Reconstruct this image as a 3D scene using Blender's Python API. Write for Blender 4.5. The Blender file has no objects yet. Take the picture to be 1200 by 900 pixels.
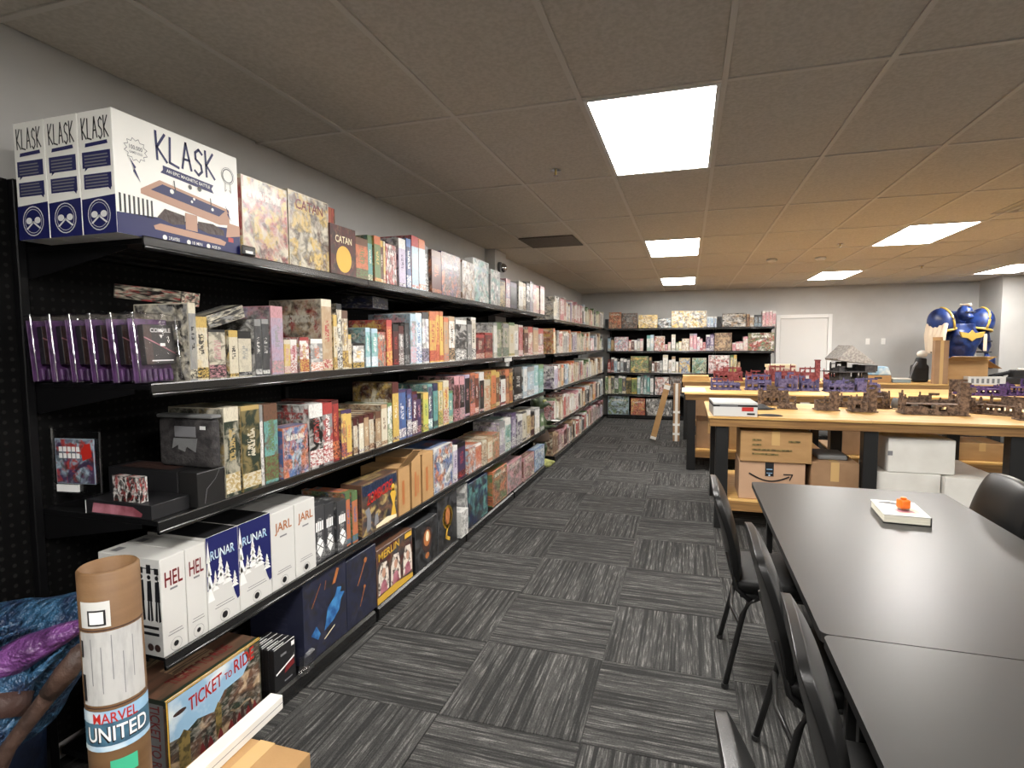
import bpy, bmesh, math, random
from mathutils import Matrix, Vector

random.seed(11)
S = bpy.context.scene
C = S.collection

# ------------------------------------------------------------------ camera, light, exposure
cam_d = bpy.data.cameras.new('camera'); cam = bpy.data.objects.new('camera', cam_d); C.objects.link(cam)
R = ((0.954787, 0.29723, -0.005985), (0.015308, -0.069258, -0.997481), (-0.296896, 0.952291, -0.070676))
cam.matrix_world = Matrix(((R[0][0], -R[1][0], -R[2][0], 0.0),
                           (R[0][1], -R[1][1], -R[2][1], 0.0),
                           (R[0][2], -R[1][2], -R[2][2], 1.56),
                           (0, 0, 0, 1)))
cam_d.sensor_fit = 'HORIZONTAL'; cam_d.sensor_width = 36.0; cam_d.lens = 36.0 * 660 / 1200
cam_d.clip_start = 0.05; cam_d.clip_end = 60
S.camera = cam
world = bpy.data.worlds.new('world'); S.world = world; world.use_nodes = True
world.node_tree.nodes['Background'].inputs[0].default_value = (1.0, 0.95, 0.9, 1)
world.node_tree.nodes['Background'].inputs[1].default_value = 0.02
LAMP = 41.0            # radiance of the ceiling panels
LAMP_ROW = {-3: 1.65, 0: 1.35, 3: 1.05, 6: .82}   # the rows of panels are not equally bright
S.view_settings.view_transform = 'Standard'; S.view_settings.look = 'None'
S.view_settings.gamma = 1.0; S.view_settings.use_curve_mapping = False
S.view_settings.exposure = 0.0

# ------------------------------------------------------------------ helpers
def lin(h):
    h = h.lstrip('#'); out = []
    for i in (0, 2, 4):
        v = int(h[i:i+2], 16) / 255.0
        out.append(v / 12.92 if v <= 0.04045 else ((v + 0.055) / 1.055) ** 2.4)
    return tuple(out)

PAL = {'rd': ('red', '#b02a26'), 'dr': ('maroon', '#55201f'), 'or': ('orange', '#cf6a2a'), 'ye': ('yellow', '#d8b02c'),
       'li': ('lime', '#b5c22c'), 'gn': ('green', '#5c7d45'), 'dgn': ('dark green', '#2c3a2c'), 'te': ('teal', '#5aa39b'),
       'lb': ('pale blue', '#9fbccd'), 'bl': ('blue', '#3f68a5'), 'nv': ('navy', '#232c55'), 'pu': ('purple', '#4b355f'),
       'lc': ('lilac', '#a89bb8'), 'pk': ('pink', '#cd8b93'), 'br': ('brown', '#6f4a33'), 'tn': ('tan', '#b59468'),
       'go': ('gold', '#b89a4a'), 'cr': ('cream', '#d3c9ad'), 'wh': ('white', '#dedcd6'), 'gy': ('grey', '#8d8d8c'),
       'dg': ('dark grey', '#3f4043'), 'bk': ('black', '#161617')}
def soften(c, k=.24):
    g = .3*c[0] + .5*c[1] + .2*c[2]
    return tuple((v + (g - v)*k)*.92 for v in c)
PALIN = {k: soften(lin(v[1])) for k, v in PAL.items()}

def mat(name, col, rough=0.5, metal=0.0, spec=0.5, noise=None, bump=None, emit=None, alpha=None, coat=0.0):
    m = bpy.data.materials.new(name); m.use_nodes = True
    nt = m.node_tree; b = nt.nodes['Principled BSDF']
    if isinstance(col, str): col = lin(col)
    b.inputs['Base Color'].default_value = (*col, 1)
    b.inputs['Roughness'].default_value = rough; b.inputs['Metallic'].default_value = metal
    b.inputs['Specular IOR Level'].default_value = spec
    if coat: b.inputs['Coat Weight'].default_value = coat; b.inputs['Coat Roughness'].default_value = 0.15
    tc = None
    if noise or bump:
        tc = nt.nodes.new('ShaderNodeTexCoord')
    if noise:                      # (scale, second colour, low, high, stretch)
        mp = nt.nodes.new('ShaderNodeMapping'); nt.links.new(tc.outputs['Object'], mp.inputs['Vector'])
        if len(noise) > 4: mp.inputs['Scale'].default_value = noise[4]
        n = nt.nodes.new('ShaderNodeTexNoise'); n.inputs['Scale'].default_value = noise[0]; n.inputs['Detail'].default_value = 4
        nt.links.new(mp.outputs[0], n.inputs['Vector'])
        r = nt.nodes.new('ShaderNodeMapRange'); r.inputs[1].default_value = noise[2]; r.inputs[2].default_value = noise[3]
        nt.links.new(n.outputs['Fac'], r.inputs[0])
        mx = nt.nodes.new('ShaderNodeMix'); mx.data_type = 'RGBA'
        mx.inputs['A'].default_value = (*col, 1)
        c2 = lin(noise[1]) if isinstance(noise[1], str) else noise[1]
        mx.inputs['B'].default_value = (*c2, 1)
        nt.links.new(r.outputs[0], mx.inputs['Factor']); nt.links.new(mx.outputs['Result'], b.inputs['Base Color'])
    if bump:                       # (scale, strength)
        n2 = nt.nodes.new('ShaderNodeTexNoise'); n2.inputs['Scale'].default_value = bump[0]; n2.inputs['Detail'].default_value = 3
        nt.links.new(tc.outputs['Object'], n2.inputs['Vector'])
        bp = nt.nodes.new('ShaderNodeBump'); bp.inputs['Strength'].default_value = bump[1]; bp.inputs['Distance'].default_value = bump[2] if len(bump) > 2 else 0.01
        nt.links.new(n2.outputs['Fac'], bp.inputs['Height']); nt.links.new(bp.outputs[0], b.inputs['Normal'])
    if emit:
        b.inputs['Emission Color'].default_value = (*emit[0], 1); b.inputs['Emission Strength'].default_value = emit[1]
    return m

M = {}
M['wall'] = mat('wall_paint', '#c1c0bd', 0.8, noise=(3.0, '#b9b8b5', .3, .7), bump=(180, .05))
M['tile'] = mat('ceiling_tile', '#cfc7bc', 0.9, noise=(60, '#c0b8ac', .35, .65), bump=(300, .15))
M['tbar'] = mat('tbar_enamel', '#cfc8be', 0.5)
M['steel'] = mat('black_steel', (0.004, 0.004, 0.0045), 0.4, spec=.22)
M['rail'] = mat('black_rail', (0.010, 0.010, 0.010), 0.2, spec=.7)
M['rubber'] = mat('rubber', (0.01, 0.01, 0.01), 0.7)
M['white'] = mat('white_card', '#c9c8c4', 0.45)
M['brightcard'] = mat('bright_white_card', '#f2f1ea', 0.4)
M['labelpaper'] = mat('label_paper', '#b4b3b0', 0.6, noise=(60, '#a2a19f', .45, .7, (1, 1, .25)))
M['offwhite'] = mat('white_corrugated', '#dedcd5', 0.6, noise=(6, '#d2cfc7', .35, .7))
M['navyink'] = mat('navy_ink', '#1d2158', 0.45, spec=.3)
M['blackink'] = mat('black_ink', '#1a1a1c', 0.45)
M['greyink'] = mat('grey_ink', '#77777a', 0.5)
M['whiteink'] = mat('white_ink', '#e6e6e4', 0.45)
M['redink'] = mat('red_ink', '#b3271f', 0.45)
M['maroonink'] = mat('maroon_ink', '#6d1f22', 0.45)
M['orangeink'] = mat('orange_ink', '#a7673a', 0.45)
M['goldink'] = mat('gold_ink', '#cda43c', 0.4)
M['creamink'] = mat('cream_ink', '#e2d6b4', 0.5)
M['portraitink'] = mat('portrait_ink', '#d8cfc2', 0.45, noise=(28, '#4a3a33', .50, .62))
M['pinkink'] = mat('pink_ink', '#b67884', 0.5, noise=(14, '#7d3f49', .4, .65))
M['blueink'] = mat('blue_ink', '#3f7fb5', 0.5, noise=(25, '#234f86', .4, .65))
M['skyink'] = mat('sky_ink', '#8fb4cf', 0.4, noise=(9, '#d6dfe0', .45, .65))
M['woodink'] = mat('wood_print', '#b98f78', 0.5)
M['towerink'] = mat('tower_print', '#7d6b3d', 0.5, noise=(40, '#4d4428', .45, .6))
M['labelblue'] = mat('label_blue', '#4a7388', 0.5, noise=(20, '#35566b', .4, .6))
M['greenink'] = mat('green_ink', '#3fae86', 0.5)
M['purpleink'] = mat('purple_ink', '#5f3a6b', 0.45, noise=(30, '#432a4e', .4, .6))
M['kraft'] = mat('kraft_board', '#ac8759', 0.75, noise=(5, '#9d794d', .3, .7, (1, 1, 3)), bump=(90, .05))
M['kraft_tube'] = mat('kraft_tube', '#75583a', 0.6, noise=(3, '#664a2e', .35, .65, (1, 1, 7)), bump=(60, .08))
M['kraft_dark'] = mat('kraft_board_dull', '#9c7c5c', 0.8, noise=(5, '#8a6a4c', .3, .7))
M['kraft_smile'] = mat('kraft_board_pinkish', '#ba987a', 0.75, noise=(4, '#af8c6f', .3, .7))
M['tape'] = mat('packing_tape', '#c2a06c', 0.25)
M['plywood'] = mat('plywood_top', '#d3ad6d', 0.45, noise=(5, '#bd9150', .35, .65, (.6, 6, 6)), bump=(60, .03))
M['plyedge'] = mat('plywood_fascia', '#94703f', 0.55, noise=(9, '#6f4d2a', .35, .68, (.35, 6, 9)), bump=(60, .03))
M['blacktop'] = mat('black_laminate', (0.026, 0.0255, 0.025), 0.34, spec=.62, bump=(420, .03))
M['edgeband'] = mat('black_edge_band', (0.012, 0.012, 0.012), 0.35)
M['vinyl'] = mat('black_vinyl', (0.008, 0.008, 0.008), 0.3, spec=.4, bump=(260, .05))
M['seatvinyl'] = mat('black_seat_vinyl', (0.006, 0.006, 0.006), 0.5, spec=.2, bump=(260, .05))
M['chairsteel'] = mat('chair_steel', (0.016, 0.016, 0.016), 0.35)
M['chrome'] = mat('chrome', '#c8c8c8', 0.15, metal=1.0)
M['bluecloth'] = mat('sculpted_blue', '#2f5675', 0.42, noise=(12, '#1a2b46', .42, .58), bump=(32, 1.0, .05))
M['bluedark'] = mat('sculpted_dark_blue', '#1a2c4a', 0.5, noise=(8, '#101a30', .4, .6), bump=(24, .8))
M['purplecloth'] = mat('sculpted_purple', '#6b3d77', 0.4, noise=(14, '#3d2046', .38, .62), bump=(28, .9, .04))
M['staffwood'] = mat('sculpted_wood', '#523c31', 0.6, noise=(16, '#33241e', .35, .65, (1, 1, .25)), bump=(50, .6))
M['leather'] = mat('brown_leather', '#3d2a25', 0.5, bump=(60, .4))
M['brass'] = mat('brass', '#c9b06a', 0.3, metal=0.7)
M['goblin'] = mat('goblin_skin', '#39452a', 0.55, noise=(14, '#22301c', .4, .6), bump=(40, .4))
M['goblinboot'] = mat('goblin_shoe', '#a7a866', 0.6, noise=(20, '#7d8047', .4, .6))
M['goblincloth'] = mat('goblin_cloth', '#4a3b2f', 0.8)
M['armour'] = mat('blue_armour', '#263d78', 0.36, noise=(7, '#131f47', .42, .60))
M['armourgold'] = mat('gold_trim', '#c9aa55', 0.35, metal=0.3)
M['armourdark'] = mat('dark_joint', '#2b2b31', 0.5)
M['armourcream'] = mat('cream_cloth', '#d8c7b0', 0.6)
M['stonebrown'] = mat('ruin_brown', '#4f3f35', 0.85, noise=(38, '#866f5d', .4, .6), bump=(90, .6))
M['stonered'] = mat('ruin_red', '#7d3638', 0.8, noise=(30, '#a05654', .4, .62), bump=(90, .5))
M['stonepurple'] = mat('ruin_purple', '#3a3358', 0.8, noise=(34, '#5d5778', .4, .6), bump=(90, .5))
M['stoneviolet'] = mat('ruin_violet', '#4b2f63', 0.8, noise=(34, '#2d1c3f', .4, .6), bump=(90, .5))
M['stonedark'] = mat('ruin_charcoal', '#3d3a3a', 0.8, noise=(34, '#242223', .4, .6), bump=(90, .5))
M['rooftile'] = mat('roof_grey', '#8c8985', 0.8, noise=(40, '#6e6b68', .4, .6))
M['door'] = mat('door_paint', '#d6d5d2', 0.5)
M['trim'] = mat('trim_paint', '#e2e1de', 0.45)
M['outlet'] = mat('outlet_plastic', '#e6e4df', 0.4)
M['darkvent'] = mat('return_panel', '#6b6258', 0.8, noise=(80, '#5d554c', .4, .6))
M['orangeplastic'] = mat('orange_plastic', '#e0701c', 0.35)
M['paper'] = mat('page_block', '#e6e2d2', 0.7, noise=(30, '#d2cdbb', .4, .6, (.2, .2, 30)))
M['blackcloth'] = mat('black_cloth', (0.012, 0.012, 0.013), 0.8, bump=(80, .4))
M['greycloth'] = mat('grey_cloth', '#6f7070', 0.7, bump=(40, .3))
M['bluegrey'] = mat('blue_grey_plastic', '#7c8d93', 0.4)
for row, k in LAMP_ROW.items(): M['emit', row] = mat('panel_diffuser', '#ffffff', 0.6, emit=((1.0, 0.965, 0.92), LAMP*k))

def clear_plastic(name, tint, amount):
    m = bpy.data.materials.new(name); m.use_nodes = True; nt = m.node_tree
    out = nt.nodes['Material Output']; nt.nodes.remove(nt.nodes['Principled BSDF'])
    t = nt.nodes.new('ShaderNodeBsdfTransparent'); g = nt.nodes.new('ShaderNodeBsdfGlossy')
    t.inputs[0].default_value = (*tint, 1); g.inputs['Roughness'].default_value = 0.10
    tc = nt.nodes.new('ShaderNodeTexCoord'); n = nt.nodes.new('ShaderNodeTexNoise'); n.inputs['Scale'].default_value = 9
    nt.links.new(tc.outputs['Object'], n.inputs['Vector'])
    bp = nt.nodes.new('ShaderNodeBump'); bp.inputs['Strength'].default_value = .35; bp.inputs['Distance'].default_value = .01
    nt.links.new(n.outputs['Fac'], bp.inputs['Height']); nt.links.new(bp.outputs[0], g.inputs['Normal'])
    mx = nt.nodes.new('ShaderNodeMixShader'); mx.inputs[0].default_value = amount
    nt.links.new(t.outputs[0], mx.inputs[1]); nt.links.new(g.outputs[0], mx.inputs[2]); nt.links.new(mx.outputs[0], out.inputs[0])
    return m
M['clear'] = clear_plastic('clear_plastic', (.97, .97, .98), .09)
M['clearedge'] = clear_plastic('clear_plastic_edge', (.93, .93, .94), .30)

# ---- printed cardboard: colours come from each box's own properties
class NB:
    def __init__(s, nt): s.nt = nt
    def n(s, t, **kw):
        o = s.nt.nodes.new(t)
        for k, v in kw.items(): setattr(o, k, v)
        return o
    def put(s, sock, v):
        if hasattr(v, 'is_output'): s.nt.links.new(v, sock)
        else: sock.default_value = v
    def m(s, op, a, b=0.0, c=0.0):
        o = s.n('ShaderNodeMath', operation=op)
        s.put(o.inputs[0], a); s.put(o.inputs[1], b); s.put(o.inputs[2], c)
        return o.outputs[0]
    def rng(s, v, a, b):
        o = s.n('ShaderNodeMapRange'); s.put(o.inputs[0], v); o.inputs[1].default_value = a; o.inputs[2].default_value = b
        return o.outputs[0]
    def mix(s, f, a, b):
        o = s.n('ShaderNodeMix', data_type='RGBA'); s.put(o.inputs['Factor'], f)
        for nm, v in (('A', a), ('B', b)): s.put(o.inputs[nm], v if hasattr(v, 'is_output') else (*v, 1))
        return o.outputs['Result']
    def vec(s, x, y, z):
        o = s.n('ShaderNodeCombineXYZ'); s.put(o.inputs[0], x); s.put(o.inputs[1], y); s.put(o.inputs[2], z); return o.outputs[0]
    def noise(s, v, sc, det=2.0, dist=0.0):
        o = s.n('ShaderNodeTexNoise'); s.put(o.inputs['Vector'], v); o.inputs['Scale'].default_value = sc
        o.inputs['Detail'].default_value = det; o.inputs['Distortion'].default_value = dist; return o.outputs['Fac']
    def band(s, v, a, b): return s.m('MULTIPLY', s.m('GREATER_THAN', v, a), s.m('LESS_THAN', v, b))

def print_mat(name, kind, src):
    m = bpy.data.materials.new(name); m.use_nodes = True; b = NB(m.node_tree)
    bs = m.node_tree.nodes['Principled BSDF']
    at = lambda n: b.n('ShaderNodeAttribute', attribute_type=src, attribute_name=n)
    ca, cb, cc = (at(k).outputs['Color'] for k in ('ca', 'cb', 'cc')); sd = at('sd').outputs['Fac']
    uv = b.n('ShaderNodeUVMap', uv_map='uv'); sp = b.n('ShaderNodeSeparateXYZ'); m.node_tree.links.new(uv.outputs[0], sp.inputs[0])
    u, v = sp.outputs[0], sp.outputs[1]
    s1 = b.m('MULTIPLY', sd, 31.7); s2 = b.m('FRACT', b.m('MULTIPLY', sd, 7.13)); s3 = b.m('FRACT', b.m('MULTIPLY', sd, 19.7))
    tt = at('tt').outputs['Fac']
    fine = b.rng(b.noise(b.vec(b.m('MULTIPLY', u, 16), b.m('MULTIPLY', v, 22), s1), 1.0, 5.0, .6), .47, .68)
    if kind == 'cover':
        p = b.vec(u, v, s1)
        art = b.mix(b.rng(b.noise(p, 2.6, 8.0, 1.6), .40, .58), ca, cb)
        art = b.mix(b.rng(b.noise(b.vec(u, v, b.m('ADD', s1, 9.1)), 4.2, 7.0, .9), .52, .62), art, cc)
        art = b.mix(b.m('MULTIPLY', b.rng(b.noise(b.vec(u, v, b.m('ADD', s1, 4.4)), 7, 7.0, .9), .47, .64), .75), art, (.02, .018, .016))
        art = b.mix(b.m('MULTIPLY', b.m('MULTIPLY', fine, tt), .35), art, (.62, .58, .5))
        t0 = b.m('ADD', .62, b.m('MULTIPLY', s2, .22)); t1 = b.m('ADD', t0, .10)
        inb = b.m('MULTIPLY', b.band(v, t0, t1), b.band(u, .14, .86))
        gl = b.m('GREATER_THAN', b.noise(b.vec(b.m('MULTIPLY', u, 26), b.m('MULTIPLY', v, 13), s1), 1.0, 1.0), .48)
        lt = b.mix(b.m('GREATER_THAN', s3, .5), (.62, .59, .5), cc)
        col = b.mix(b.m('MULTIPLY', b.m('MULTIPLY', inb, gl), b.m('MULTIPLY', tt, .85)), art, lt)
        frame = b.m('SUBTRACT', 1.0, b.m('MULTIPLY', b.band(u, .02, .98), b.band(v, .015, .985)))
        col = b.mix(b.m('MULTIPLY', frame, .7), col, cb)
    else:
        p = b.vec(u, b.m('MULTIPLY', v, 3.0), s1)
        base = b.mix(b.m('MULTIPLY', b.rng(b.noise(p, 2.2, 6.0, .8), .44, .58), b.m('MULTIPLY', s2, .9)), ca, cb)
        base = b.mix(b.band(v, b.m('SUBTRACT', .95, b.m('MULTIPLY', s3, .16)), 1.1), base, cb)
        pic = b.mix(b.rng(b.noise(b.vec(b.m('MULTIPLY', u, 4), b.m('MULTIPLY', v, 22), s1), 1.4, 6.0, .8), .42, .58), cc, cb)
        base = b.mix(b.band(v, .04, b.m('ADD', .08, b.m('MULTIPLY', s2, .3))), base, pic)
        base = b.mix(b.m('MULTIPLY', fine, b.m('MULTIPLY', s3, .4)), base, (.03, .028, .026))
        inb = b.m('MULTIPLY', b.band(v, .40, b.m('ADD', .66, b.m('MULTIPLY', s2, .16))), b.band(u, .30, .70))
        gl = b.m('GREATER_THAN', b.noise(b.vec(b.m('MULTIPLY', u, 4.0), b.m('MULTIPLY', v, 46), s1), 1.0, 1.0), .5)
        col = b.mix(b.m('MULTIPLY', b.m('MULTIPLY', inb, gl), .9), base, cc)
    m.node_tree.links.new(col, bs.inputs['Base Color'])
    bs.inputs['Roughness'].default_value = 0.30
    return m
M['cover'] = print_mat('printed_cover', 'cover', 'OBJECT')
M['spine'] = print_mat('printed_spine', 'spine', 'OBJECT')
M['spine_far'] = print_mat('printed_spine_far', 'spine', 'GEOMETRY')

# ---- mesh builder
class MB:
    def __init__(s): s.bm = bmesh.new()
    def box(s, x0, x1, y0, y1, z0, z1, bev=0.0, seg=1):
        r = bmesh.ops.create_cube(s.bm, size=1.0)
        vs = r['verts']
        for v in vs: v.co = ((x0+x1)/2 + v.co.x*(x1-x0), (y0+y1)/2 + v.co.y*(y1-y0), (z0+z1)/2 + v.co.z*(z1-z0))
        if bev > 0:
            es = list({e for v in vs for e in v.link_edges})
            bmesh.ops.bevel(s.bm, geom=es, offset=bev, segments=seg, affect='EDGES', profile=.5)
        return s
    def prism(s, pts, a, b, axis='y'):       # polygon pts (p,q) extruded along axis between a and b
        def P(p, q, t): return {'y': (p, t, q), 'x': (t, p, q), 'z': (p, q, t)}[axis]
        v0 = [s.bm.verts.new(P(p, q, a)) for p, q in pts]; v1 = [s.bm.verts.new(P(p, q, b)) for p, q in pts]
        s.bm.faces.new(v0); s.bm.faces.new(v1[::-1])
        n = len(pts)
        for i in range(n): s.bm.faces.new((v0[i], v1[i], v1[(i+1) % n], v0[(i+1) % n]))
        return s
    def tube(s, path, rad, n=10, flat=1.0):  # rad: number or list; closed ends
        path = [Vector(p) for p in path]; rads = rad if isinstance(rad, (list, tuple)) else [rad]*len(path)
        rings = []
        up = Vector((0, 0, 1))
        for i, p in enumerate(path):
            d = (path[min(i+1, len(path)-1)] - path[max(i-1, 0)]).normalized()
            ref = up if abs(d.dot(up)) < .95 else Vector((0, 1, 0))
            a = d.cross(ref).normalized(); b = a.cross(d)
            rings.append([s.bm.verts.new(p + (a*math.cos(t) + b*math.sin(t)*flat)*rads[i]) for t in [2*math.pi*k/n for k in range(n)]])
        for r0, r1 in zip(rings, rings[1:]):
            for k in range(n): s.bm.faces.new((r0[k], r0[(k+1) % n], r1[(k+1) % n], r1[k]))
        s.bm.faces.new(rings[0][::-1]); s.bm.faces.new(rings[-1])
        return s
    def ball(s, c, r, u=14, v=9):
        rr = r if isinstance(r, (list, tuple)) else (r, r, r)
        o = bmesh.ops.create_uvsphere(s.bm, u_segments=u, v_segments=v, radius=1.0)
        for w in o['verts']: w.co = (c[0]+w.co.x*rr[0], c[1]+w.co.y*rr[1], c[2]+w.co.z*rr[2])
        return s
    def lathe(s, prof, n=20, c=(0, 0, 0)):    # prof: (radius, z)
        rings = [[s.bm.verts.new((c[0]+r*math.cos(2*math.pi*k/n), c[1]+r*math.sin(2*math.pi*k/n), c[2]+z)) for k in range(n)] for r, z in prof]
        for r0, r1 in zip(rings, rings[1:]):
            for k in range(n): s.bm.faces.new((r0[k], r0[(k+1) % n], r1[(k+1) % n], r1[k]))
        s.bm.faces.new(rings[0][::-1]); s.bm.faces.new(rings[-1])
        return s
    def move(s, f):
        for v in s.bm.verts: v.co = f(v.co)
        return s
    def mesh(s, name, m, smooth=False):
        bmesh.ops.recalc_face_normals(s.bm, faces=s.bm.faces[:])
        me = bpy.data.meshes.new(name); s.bm.to_mesh(me); s.bm.free()
        for mm in (m if isinstance(m, (list, tuple)) else [m]): me.materials.append(M[mm] if isinstance(mm, str) else mm)
        if smooth:
            for p in me.polygons: p.use_smooth = True
        return me
    def build(s, name, m, parent=None, loc=(0, 0, 0), rotz=0.0, smooth=False):
        return link(name, s.mesh(name, m, smooth), parent, loc, rotz)

def link(name, me, parent=None, loc=(0, 0, 0), rotz=0.0):
    o = bpy.data.objects.new(name, me); C.objects.link(o); o.location = loc
    if rotz: o.rotation_euler = (0, 0, rotz)
    o.parent = parent
    return o
def tag(o, label, cat, group=None, kind=None):
    o['label'] = label; o['category'] = cat
    if group: o['group'] = group
    if kind: o['kind'] = kind
    return o
def thing(name, label, cat, loc=(0, 0, 0), rotz=0.0, group=None):
    return tag(link(name, None, None, loc, rotz), label, cat, group)
def struct(o, label=None):
    o['kind'] = 'structure'
    if label: o['label'] = label
    return o
def ordinal(n):
    return '%d%s' % (n, 'th' if 10 <= n % 100 <= 20 else {1: 'st', 2: 'nd', 3: 'rd'}.get(n % 10, 'th'))

# printed carton / game box: origin at centre of its base, chamfered edges, unit uv on every face
def box_data(w, d, h, ch):
    """verts, faces, per-face axis (0 x, 1 y, 2 z) of a chamfered box; w along y, d along x"""
    V = []; ix = {}
    for sx in (-1, 1):
        for sy in (-1, 1):
            for sz in (0, 1):
                for a in range(3):
                    x = sx*(d/2 - (0 if a == 0 else ch)); y = sy*(w/2 - (0 if a == 1 else ch))
                    z = (h if sz else 0) + (0 if a == 2 else (-ch if sz else ch))
                    ix[sx, sy, sz, a] = len(V); V.append((x, y, z))
    F = []
    for q in (-1, 1):
        F.append(([ix[q, -1, 0, 0], ix[q, 1, 0, 0], ix[q, 1, 1, 0], ix[q, -1, 1, 0]], 0, q))
        F.append(([ix[-1, q, 0, 1], ix[1, q, 0, 1], ix[1, q, 1, 1], ix[-1, q, 1, 1]], 1, q))
        F.append(([ix[-1, -1, (q+1)//2, 2], ix[1, -1, (q+1)//2, 2], ix[1, 1, (q+1)//2, 2], ix[-1, 1, (q+1)//2, 2]], 2, q))
    for a in (-1, 1):
        for b in (-1, 1):
            B = (b+1)//2
            F.append(([ix[a, b, 0, 0], ix[a, b, 1, 0], ix[a, b, 1, 1], ix[a, b, 0, 1]], 0, a))
            F.append(([ix[a, -1, B, 0], ix[a, 1, B, 0], ix[a, 1, B, 2], ix[a, -1, B, 2]], 0, a))
            F.append(([ix[-1, a, B, 1], ix[1, a, B, 1], ix[1, a, B, 2], ix[-1, a, B, 2]], 1, a))
            for c_ in (0, 1): F.append(([ix[a, b, c_, 0], ix[a, b, c_, 1], ix[a, b, c_, 2]], 0, a))
    return V, F
def box_mesh(name, w, d, h, mats, slots=(0, 0, 0), ch=.0015):
    V, F = box_data(w, d, h, ch)
    me = bpy.data.meshes.new(name); me.from_pydata(V, [], [f[0] for f in F])
    uv = me.uv_layers.new(name='uv')
    for p, (_, ax, q) in zip(me.polygons, F):
        p.material_index = slots[ax]
        for li in p.loop_indices:
            x, y, z = V[me.loops[li].vertex_index]
            uu = (y/w*q + .5) if ax == 0 else ((.5 - x/d*q) if ax == 1 else (y/w + .5))
            vv = z/h if ax < 2 else (x/d + .5)
            uv.data[li].uv = (uu, vv)
    bm = bmesh.new(); bm.from_mesh(me); bmesh.ops.recalc_face_normals(bm, faces=bm.faces[:]); bm.to_mesh(me); bm.free()
    for m in mats: me.materials.append(M[m] if isinstance(m, str) else m)
    return me
def colours(o, code, seed=None):
    for k, c in zip(('ca', 'cb', 'cc'), code.split('-')):
        r = PALIN[c]; j = random.uniform(.88, 1.1)
        o[k] = [min(1, r[0]*j), min(1, r[1]*j), min(1, r[2]*j)]
    o['sd'] = random.random() if seed is None else seed
    o['tt'] = 1.0 if seed is None else 0.0
    return o
def words(code):
    a, b = code.split('-')[:2]
    return '%s and %s' % (PAL[a][0], PAL[b][0])

# ---- flat print on box faces
def frame(face, w, d, h):
    """origin (lower left corner seen from outside), u, v, normal on a box of box_mesh"""
    return {'+x': (Vector((d/2, -w/2, 0)), Vector((0, 1, 0)), Vector((0, 0, 1)), Vector((1, 0, 0))),
            '-y': (Vector((-d/2, -w/2, 0)), Vector((1, 0, 0)), Vector((0, 0, 1)), Vector((0, -1, 0))),
            '+z': (Vector((d/2, -w/2, h)), Vector((0, 1, 0)), Vector((-1, 0, 0)), Vector((0, 0, 1))),
            '-x': (Vector((-d/2, w/2, 0)), Vector((0, -1, 0)), Vector((0, 0, 1)), Vector((-1, 0, 0)))}[face]
def decal(parent, name, fr, polys, m, off=.0008):
    o, u, v, n = fr
    V, F = [], []
    for pl in polys:
        F.append(list(range(len(V), len(V)+len(pl)))); V += [o + u*p + v*q + n*off for p, q in pl]
    me = bpy.data.meshes.new(name); me.from_pydata(V, [], F)
    nu = me.uv_layers.new(name='uv')
    for p in me.polygons:
        if p.normal.dot(n) < 0: p.flip()
    me.materials.append(M[m]); return link(name, me, parent)
_fonts = {}
def text_verts(t):
    if t not in _fonts:
        cu = bpy.data.curves.new('t', 'FONT'); cu.body = t; cu.resolution_u = 3; cu.offset = 0.012
        ob = bpy.data.objects.new('t', cu); C.objects.link(ob); bpy.context.view_layer.update()
        me = bpy.data.meshes.new_from_object(ob.evaluated_get(bpy.context.evaluated_depsgraph_get()))
        bpy.data.objects.remove(ob); bpy.data.curves.remove(cu)
        vs = [tuple(v.co[:2]) for v in me.vertices]; fs = [list(p.vertices) for p in me.polygons]
        bpy.data.meshes.remove(me)
        x0 = min(v[0] for v in vs); x1 = max(v[0] for v in vs); y0 = min(v[1] for v in vs); y1 = max(v[1] for v in vs)
        _fonts[t] = ([((x-x0)/(x1-x0), (y-y0)/(y1-y0)) for x, y in vs], fs)
    return _fonts[t]
def text(parent, fr, t, u0, v0, w, h, m, off=.0012, name='lettering', turn=False, arc=0.0, slant=0.0):
    o, u, v, n = fr
    vs, fs = text_verts(t); V = []
    for a, b in vs:
        if turn: p, q = u0 + b*w, v0 + (1-a)*h          # reads downwards
        else: p, q = u0 + a*w + slant*b*h, v0 + b*h + arc*a
        V.append(o + u*p + v*q + n*off)
    if turn: V = [o + u*(u0 + b*w) + v*(v0 + (1-a)*h) + n*off for a, b in vs]
    me = bpy.data.meshes.new(name); me.from_pydata(V, [], fs)
    for p in me.polygons:
        if p.normal.dot(n) < 0: p.flip()
    me.materials.append(M[m]); return link(name, me, parent)
def stroke(pts, t):
    """a thick pen stroke as quads"""
    out = []
    for (x0, y0), (x1, y1) in zip(pts, pts[1:]):
        l = math.hypot(x1-x0, y1-y0) or 1; nx, ny = -(y1-y0)/l*t/2, (x1-x0)/l*t/2
        ex, ey = (x1-x0)/l*t*.3, (y1-y0)/l*t*.3
        out.append([(x0-ex+nx, y0-ey+ny), (x0-ex-nx, y0-ey-ny), (x1+ex-nx, y1+ey-ny), (x1+ex+nx, y1+ey+ny)])
    return out
def rect(x0, y0, x1, y1): return [(x0, y0), (x1, y0), (x1, y1), (x0, y1)]
def disc(cx, cy, r, n=18, ry=None): return [(cx+r*math.cos(2*math.pi*k/n), cy+(ry or r)*math.sin(2*math.pi*k/n)) for k in range(n)]
def ring(cx, cy, r, t, n=20): return stroke([(cx+r*math.cos(2*math.pi*k/n), cy+r*math.sin(2*math.pi*k/n)) for k in range(n+1)], t)

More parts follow.
